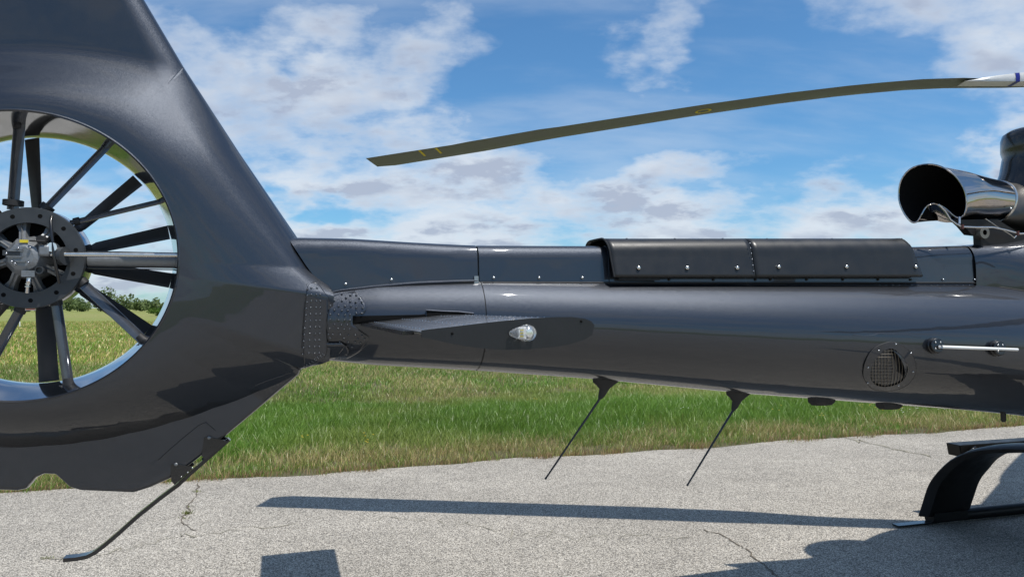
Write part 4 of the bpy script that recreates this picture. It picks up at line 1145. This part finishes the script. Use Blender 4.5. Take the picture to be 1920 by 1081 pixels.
def vnoise(x, y, sc, seed):
    """cheap smooth value noise"""
    r_ = np.random.default_rng(seed); T = r_.random((256, 256)); x = x / sc; y = y / sc
    xi = np.floor(x).astype(int); yi = np.floor(y).astype(int); fx = x - xi; fy = y - yi; fx = fx * fx * (3 - 2 * fx); fy = fy * fy * (3 - 2 * fy)
    a = T[xi % 256, yi % 256]; b = T[(xi + 1) % 256, yi % 256]; c = T[xi % 256, (yi + 1) % 256]; d = T[(xi + 1) % 256, (yi + 1) % 256]
    return (a * (1 - fx) + b * fx) * (1 - fy) + (c * (1 - fx) + d * fx) * fy
def fbm(x, y, sc, seed): return .55 * vnoise(x, y, sc, seed) + .3 * vnoise(x, y, sc / 2.3, seed + 1) + .15 * vnoise(x, y, sc / 5.1, seed + 2)
def lerp3(a, b, t): return a[None] * (1 - t[:, None]) + b[None] * t[:, None] if a.ndim == 1 else a * (1 - t[:, None]) + b * t[:, None]
def make_grass(name, U0, U1, D0, D1, n, hmul, wmul, label, clip_view=None, fall=1.0):
    m = n
    U = rng.random(m) * (U1 - U0) + U0; D = D0 + (D1 - D0) * rng.random(m) ** fall
    X = EDGE_A[0] + EDGE_DIR.x * U + EN.x * D; Y = EDGE_A[1] + EDGE_DIR.y * U + EN.y * D
    k_ = np.ones(m, bool)
    if clip_view:
        lo, hi = clip_view; k_ &= (X / Y > lo) & (X / Y < hi) & (Y > 2)
    # clumping
    cl_ = vnoise(X, Y, .16, 3) * .6 + vnoise(X, Y, .5, 5) * .4
    k_ &= rng.random(m) < np.clip((cl_ - .18) * 2.2, .12, 1)
    # ragged front
    k_ &= D > (fbm(X, Y, .35, 9) - .62) * .45
    U, D, X, Y = U[k_], D[k_], X[k_], Y[k_]; m = len(X)
    patchn = fbm(X, Y, 3.2, 11); lush = np.exp(-((D - 2.4) / 1.9) ** 2) * np.clip(.55 + (U - 2) * .05, .4, .9)
    h = (.055 + .05 * np.clip(D / .8, 0, 1) + .12 * lush * (.5 + patchn) + .03 * np.clip((D - 4) / 8, 0, 1)) * (0.55 + .8 * rng.random(m)) * hmul
    w = (.0020 + .0020 * rng.random(m)) * wmul * (1 + .05 * np.clip(D, 0, 30))
    green = np.array([.105, .225, .022]); green2 = np.array([.205, .335, .05]); tan = np.array([.48, .39, .18]); olive = np.array([.34, .36, .10]); brown = np.array([.34, .23, .11])
    c = lerp3(green, green2, rng.random(m))
    midf = np.clip((fbm(X, Y, 1.6, 21) - .42) * 3.2, 0, 1) * np.clip(1.15 - lush, 0, 1)
    c = lerp3(c, olive, midf * .75)
    dry = np.clip(.95 - np.abs(D - .55) / .75, 0, .95) * np.clip((fbm(X, Y, .8, 31) - .25) * 3, .1, 1)
    dry = np.maximum(dry, np.clip((fbm(X, Y, 1.9, 41) - .52) * 4, 0, .6) * np.clip((D - 3) / 2, 0.15, 1))
    dry = np.maximum(dry, np.clip((D - 6) / 7, 0, .42))
    isdry = rng.random(m) < dry * .8
    c[isdry] = (tan * (.7 + .6 * rng.random((isdry.sum(), 1))))
    brn = (rng.random(m) < np.clip(.75 - D * 2.2, 0, .75)); c[brn] = brown * (.7 + .6 * rng.random((brn.sum(), 1)))
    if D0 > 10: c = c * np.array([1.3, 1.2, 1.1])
    c = c * (.8 + .4 * rng.random((m, 1))) * (.82 + .36 * patchn[:, None])
    a = rng.random(m) * 2 * PI; la = a + rng.normal(0, .9, m) + PI / 2; lean = (.25 + .65 * rng.random(m)) * h
    dx, dy = np.cos(a) * w, np.sin(a) * w; lx, ly = np.cos(la) * lean + .15 * h, np.sin(la) * lean
    z0 = np.where(D < .06, -.001, -.03)
    V = np.empty((m, 5, 3), np.float32)
    V[:, 0] = np.stack([X - dx, Y - dy, z0], 1); V[:, 1] = np.stack([X + dx, Y + dy, z0], 1)
    V[:, 2] = np.stack([X + dx * .75 + lx * .35, Y + dy * .75 + ly * .35, z0 + h * .6], 1); V[:, 3] = np.stack([X - dx * .75 + lx * .35, Y - dy * .75 + ly * .35, z0 + h * .6], 1)
    V[:, 4] = np.stack([X + lx, Y + ly, z0 + h], 1)
    me = bpy.data.meshes.new(name); me.vertices.add(m * 5); me.vertices.foreach_set('co', V.ravel())
    b = (np.arange(m) * 5)[:, None]
    idx = np.concatenate([b + np.array([[0, 1, 2, 3]]), b + np.array([[3, 2, 4]])], 1).ravel().astype(np.int32)
    me.loops.add(m * 7); me.loops.foreach_set('vertex_index', idx); me.polygons.add(m * 2)
    st = (np.arange(m) * 7)[:, None] + np.array([[0, 4]]); me.polygons.foreach_set('loop_start', st.ravel().astype(np.int32))
    try: me.polygons.foreach_set('loop_total', np.tile([4, 3], m).astype(np.int32))
    except Exception: pass
    me.update(calc_edges=True)
    ca__ = me.color_attributes.new('tint', 'FLOAT_COLOR', 'POINT')
    cc = np.ones((m, 5, 4), np.float32); cc[:, :, :3] = c[:, None, :]; cc[:, 4, :3] *= 1.1
    ca__.data.foreach_set('color', cc.ravel()); me.materials.append(M['grass'])
    o = bpy.data.objects.new(name, me); COL.objects.link(o); tag(o, label, 'grass', kind='stuff'); print(name, m); return o
make_grass('verge_grass', -7, 16, -.15, 5, 490000, .85, .85, 'green and straw coloured grass along the asphalt edge', (-.95, .95))
make_grass('meadow_grass', -14, 26, 5, 16, 430000, .85, 1.25, 'mottled green and dry meadow grass behind the verge', (-.9, .9), 1.25)
make_grass('far_meadow_grass', -45, -2, 16, 90, 190000, 1.1, 2.6, 'olive and tan tall grass far out on the meadow', (-.95, -.2), 1.6)

# weeds in the crack and small flowers
def tuft(p, n, h, name_par=apron):
    v = []; f = []
    for i in range(n):
        a = random.uniform(0, 2 * PI); r = random.uniform(0, .03); b = p + Vector((math.cos(a) * r * 1.6, math.sin(a) * r, .003)); hh = h * random.uniform(.4, 1); a2 = random.uniform(0, 2 * PI)
        dv = Vector((math.cos(a2), math.sin(a2), 0)) * .003; k_ = len(v); v += [b - dv, b + dv, b + Vector((random.gauss(0, .4) * hh, random.gauss(0, .4) * hh, hh))]; f.append((k_, k_ + 1, k_ + 2))
    return v, f
M['weed'] = pmat('weed_green', (.14, .16, .04), .7, noise=(20, .3))
for (x, y, n_, h) in ((352, 963, 60, .035), (367, 922, 20, .025), (355, 950, 12, .02), (90, 1046, 40, .012), (346, 972, 14, .02)):
    v, f = tuft(gpt(x, y), n_, h); o = mesh_obj('crack_weed', v, f, M['weed'], smooth=False); tag(o, 'tiny green weed tuft growing in the asphalt crack', 'weed', 'weeds in the asphalt cracks', 'stuff')
M['fl_y'] = pmat('yellow_petal', (.75, .5, .03), .6, noise=(20, .1)); M['fl_w'] = pmat('white_petal', (.75, .75, .7), .6, noise=(20, .1))
for nm, mt, pts_, lb in (('yellow_wildflowers', 'fl_y', [(1614, 781), (1626, 783), (1455, 790), (680, 846), (689, 857), (1650, 790), (1540, 800), (575, 845), (1000, 770), (1690, 788)], 'small yellow flower heads dotted in the verge grass'),
                         ('white_wildflowers', 'fl_w', [(1702, 786), (1708, 783), (1716, 788), (1700, 795), (1745, 780), (1290, 790), (1763, 783)], 'small white flower heads in the verge grass at right')):
    m_ = MB()
    for (x, y) in pts_:
        p = gpt(x, y); q = p + Vector((0, 0, .17)); 
        for k_ in range(3):
            c_ = q + Vector((random.gauss(0, .05), random.gauss(0, .05), random.gauss(0, .02)))
            for j in range(6):
                a = j * PI / 3; m_.add([c_, c_ + Vector((math.cos(a), math.sin(a) * .7, .3)) * .012, c_ + Vector((math.cos(a + .8), math.sin(a + .8) * .7, .3)) * .012], [(0, 1, 2)])
    tag(m_.build(nm, M[mt], smooth=False), lb, 'flowers', kind='stuff')

# ---- trees far across the meadow -----------------------------------------
def leaf_mat(name, c1, c2):
    m = bpy.data.materials.new(name); m.use_nodes = True; nt = m.node_tree; N = nt.nodes; L = nt.links; N.clear()
    o_ = N.new('ShaderNodeOutputMaterial'); g_ = N.new('ShaderNodeNewGeometry'); n = N.new('ShaderNodeTexNoise'); L.new(g_.outputs['Position'], n.inputs['Vector']); n.inputs['Scale'].default_value = .25; n.inputs['Detail'].default_value = 6
    r = N.new('ShaderNodeMapRange'); L.new(n.outputs[0], r.inputs[0]); r.inputs[1].default_value = .35; r.inputs[2].default_value = .65
    mx = N.new('ShaderNodeMix'); mx.data_type = 'RGBA'; L.new(r.outputs[0], mx.inputs[0]); mx.inputs[6].default_value = (*c1, 1); mx.inputs[7].default_value = (*c2, 1)
    d = N.new('ShaderNodeBsdfDiffuse'); t = N.new('ShaderNodeBsdfTranslucent'); L.new(mx.outputs[2], d.inputs[0]); L.new(mx.outputs[2], t.inputs[0])
    m1 = N.new('ShaderNodeMixShader'); m1.inputs[0].default_value = .3; L.new(d.outputs[0], m1.inputs[1]); L.new(t.outputs[0], m1.inputs[2]); L.new(m1.outputs[0], o_.inputs[0]); return m
M['leaf'] = leaf_mat('distant_foliage', (.12, .17, .065), (.20, .25, .11)); M['leaf2'] = leaf_mat('shrub_foliage', (.06, .12, .02), (.11, .18, .04))
M['bark'] = pmat('bark', (.12, .09, .07), .9, noise=(6, .3), bump=(8, .4))
def crown(c, rx, rz, n, size, shell=.55):
    """leaf clumps spread through lobes of the crown"""
    lobes = [(Vector(c) + Vector((random.gauss(0, rx * .45), random.gauss(0, rx * .45), random.uniform(-.6, .75) * rz)), random.uniform(.3, .55)) for _ in range(9)]
    q = []
    for i in range(n):
        lc_, lr = random.choice(lobes); d = Vector((random.gauss(0, 1), random.gauss(0, 1), random.gauss(0, 1))).normalized() * (random.uniform(shell, 1))
        p = lc_ + Vector((d.x * rx * lr, d.y * rx * lr, d.z * rz * lr)); a = Vector((random.gauss(0, 1), random.gauss(0, 1), random.gauss(0, 1))).normalized()
        b = a.orthogonal().normalized(); s_ = size * random.uniform(.6, 1.3); cc = a.cross(b)
        q.append((p - b * s_, p + cc * s_ * .7, p + b * s_, p - cc * s_ * .7))
    return q
def quads(q): return [p for t in q for p in t], [tuple(range(4 * i, 4 * i + 4)) for i in range(len(q))]
Q = []
for i in range(220):
    x = -480 + i * 3.8 + random.uniform(-3, 3); y = 330 + .04 * x + random.uniform(-14, 14)
    dense = -260 < x < -90
    hgt = random.uniform(5.0, 7.4) * (1 + .12 * math.sin(x * .05)); rz = hgt * .55
    Q += crown((x, y, hgt * .46), random.uniform(3.6, 5.2), rz, 520 if dense else 120, .5 if dense else 1.1)
v, f = quads(Q); wo = mesh_obj('distant_wood', v, f, M['leaf'], smooth=False); tag(wo, 'low line of mixed green trees across the far side of the meadow', 'wood', kind='stuff')
def tree(name, px, Y, h, rx, label, mat, n=700, sz=.4):
    d = raydir(px, 577); x = d.x / d.y * Y
    r_ = bpy.data.objects.new(name, None); COL.objects.link(r_); r_.location = (x, Y, -.03); tag(r_, label, 'tree')
    tr = MB().tube([(0, 0, 0), (.1, 0, h * .3), (-.1, .1, h * .6), (0, 0, h * .92)], [h * .028, h * .022, h * .014, .03], 8)
    for k_ in range(7):
        a = k_ * 2.4; z = h * (.25 + .08 * k_); tr.tube([(0, 0, z), (math.cos(a) * rx * .4, math.sin(a) * rx * .4, z + h * .1), (math.cos(a) * rx * .75, math.sin(a) * rx * .75, z + h * .17)], [.08, .05, .02], 5)
    tr.build('trunk', M['bark'], r_)
    v_, f_ = quads(crown((0, 0, h * .56), rx, h * .46, n, sz)); mesh_obj('crown', v_, f_, mat, r_, smooth=False)
tree('deciduous_tree', 206, 300, 11.2, 2.6, 'tall slender tree rising above the far tree line seen through the tail fan', M['leaf'], 500, .38)
tree('deciduous_tree', 232, 305, 7.6, 3.2, 'rounded tree in front of the far tree line, right of the tall slender tree', M['leaf'], 600, .4)
tree('deciduous_tree', 40, 290, 5.4, 3.8, 'low rounded tree left of the tall slender tree, seen below the fan hub', M['leaf2'], 600, .4)
sh = bpy.data.objects.new('shrub', None); COL.objects.link(sh); d = raydir(299, 577); sh.location = (d.x / d.y * 150, 150, -.03)
tag(sh, 'bright green low shrub mound on the meadow beside the right rim of the fan opening', 'shrub')
v, f = quads(crown((0, 0, .6), 3.2, .9, 1500, .16)); mesh_obj('crown', v, f, M['leaf2'], sh, smooth=False)
MB().tube([(0, 0, 0), (0, 0, .5)], [.08, .04], 6).build('trunk', M['bark'], sh)
# white marker stake in the field
gp = gpt(37, 613); st = bpy.data.objects.new('marker_stake', None)
mk = MB().tube([(gp.x, gp.y, -.03), (gp.x, gp.y, .42), (gp.x, gp.y, .46)], [.035, .035, .01], 10).build('marker_stake', M['white']); tag(mk, 'small white marker stake standing in the meadow seen at far left through the fan', 'marker stake')
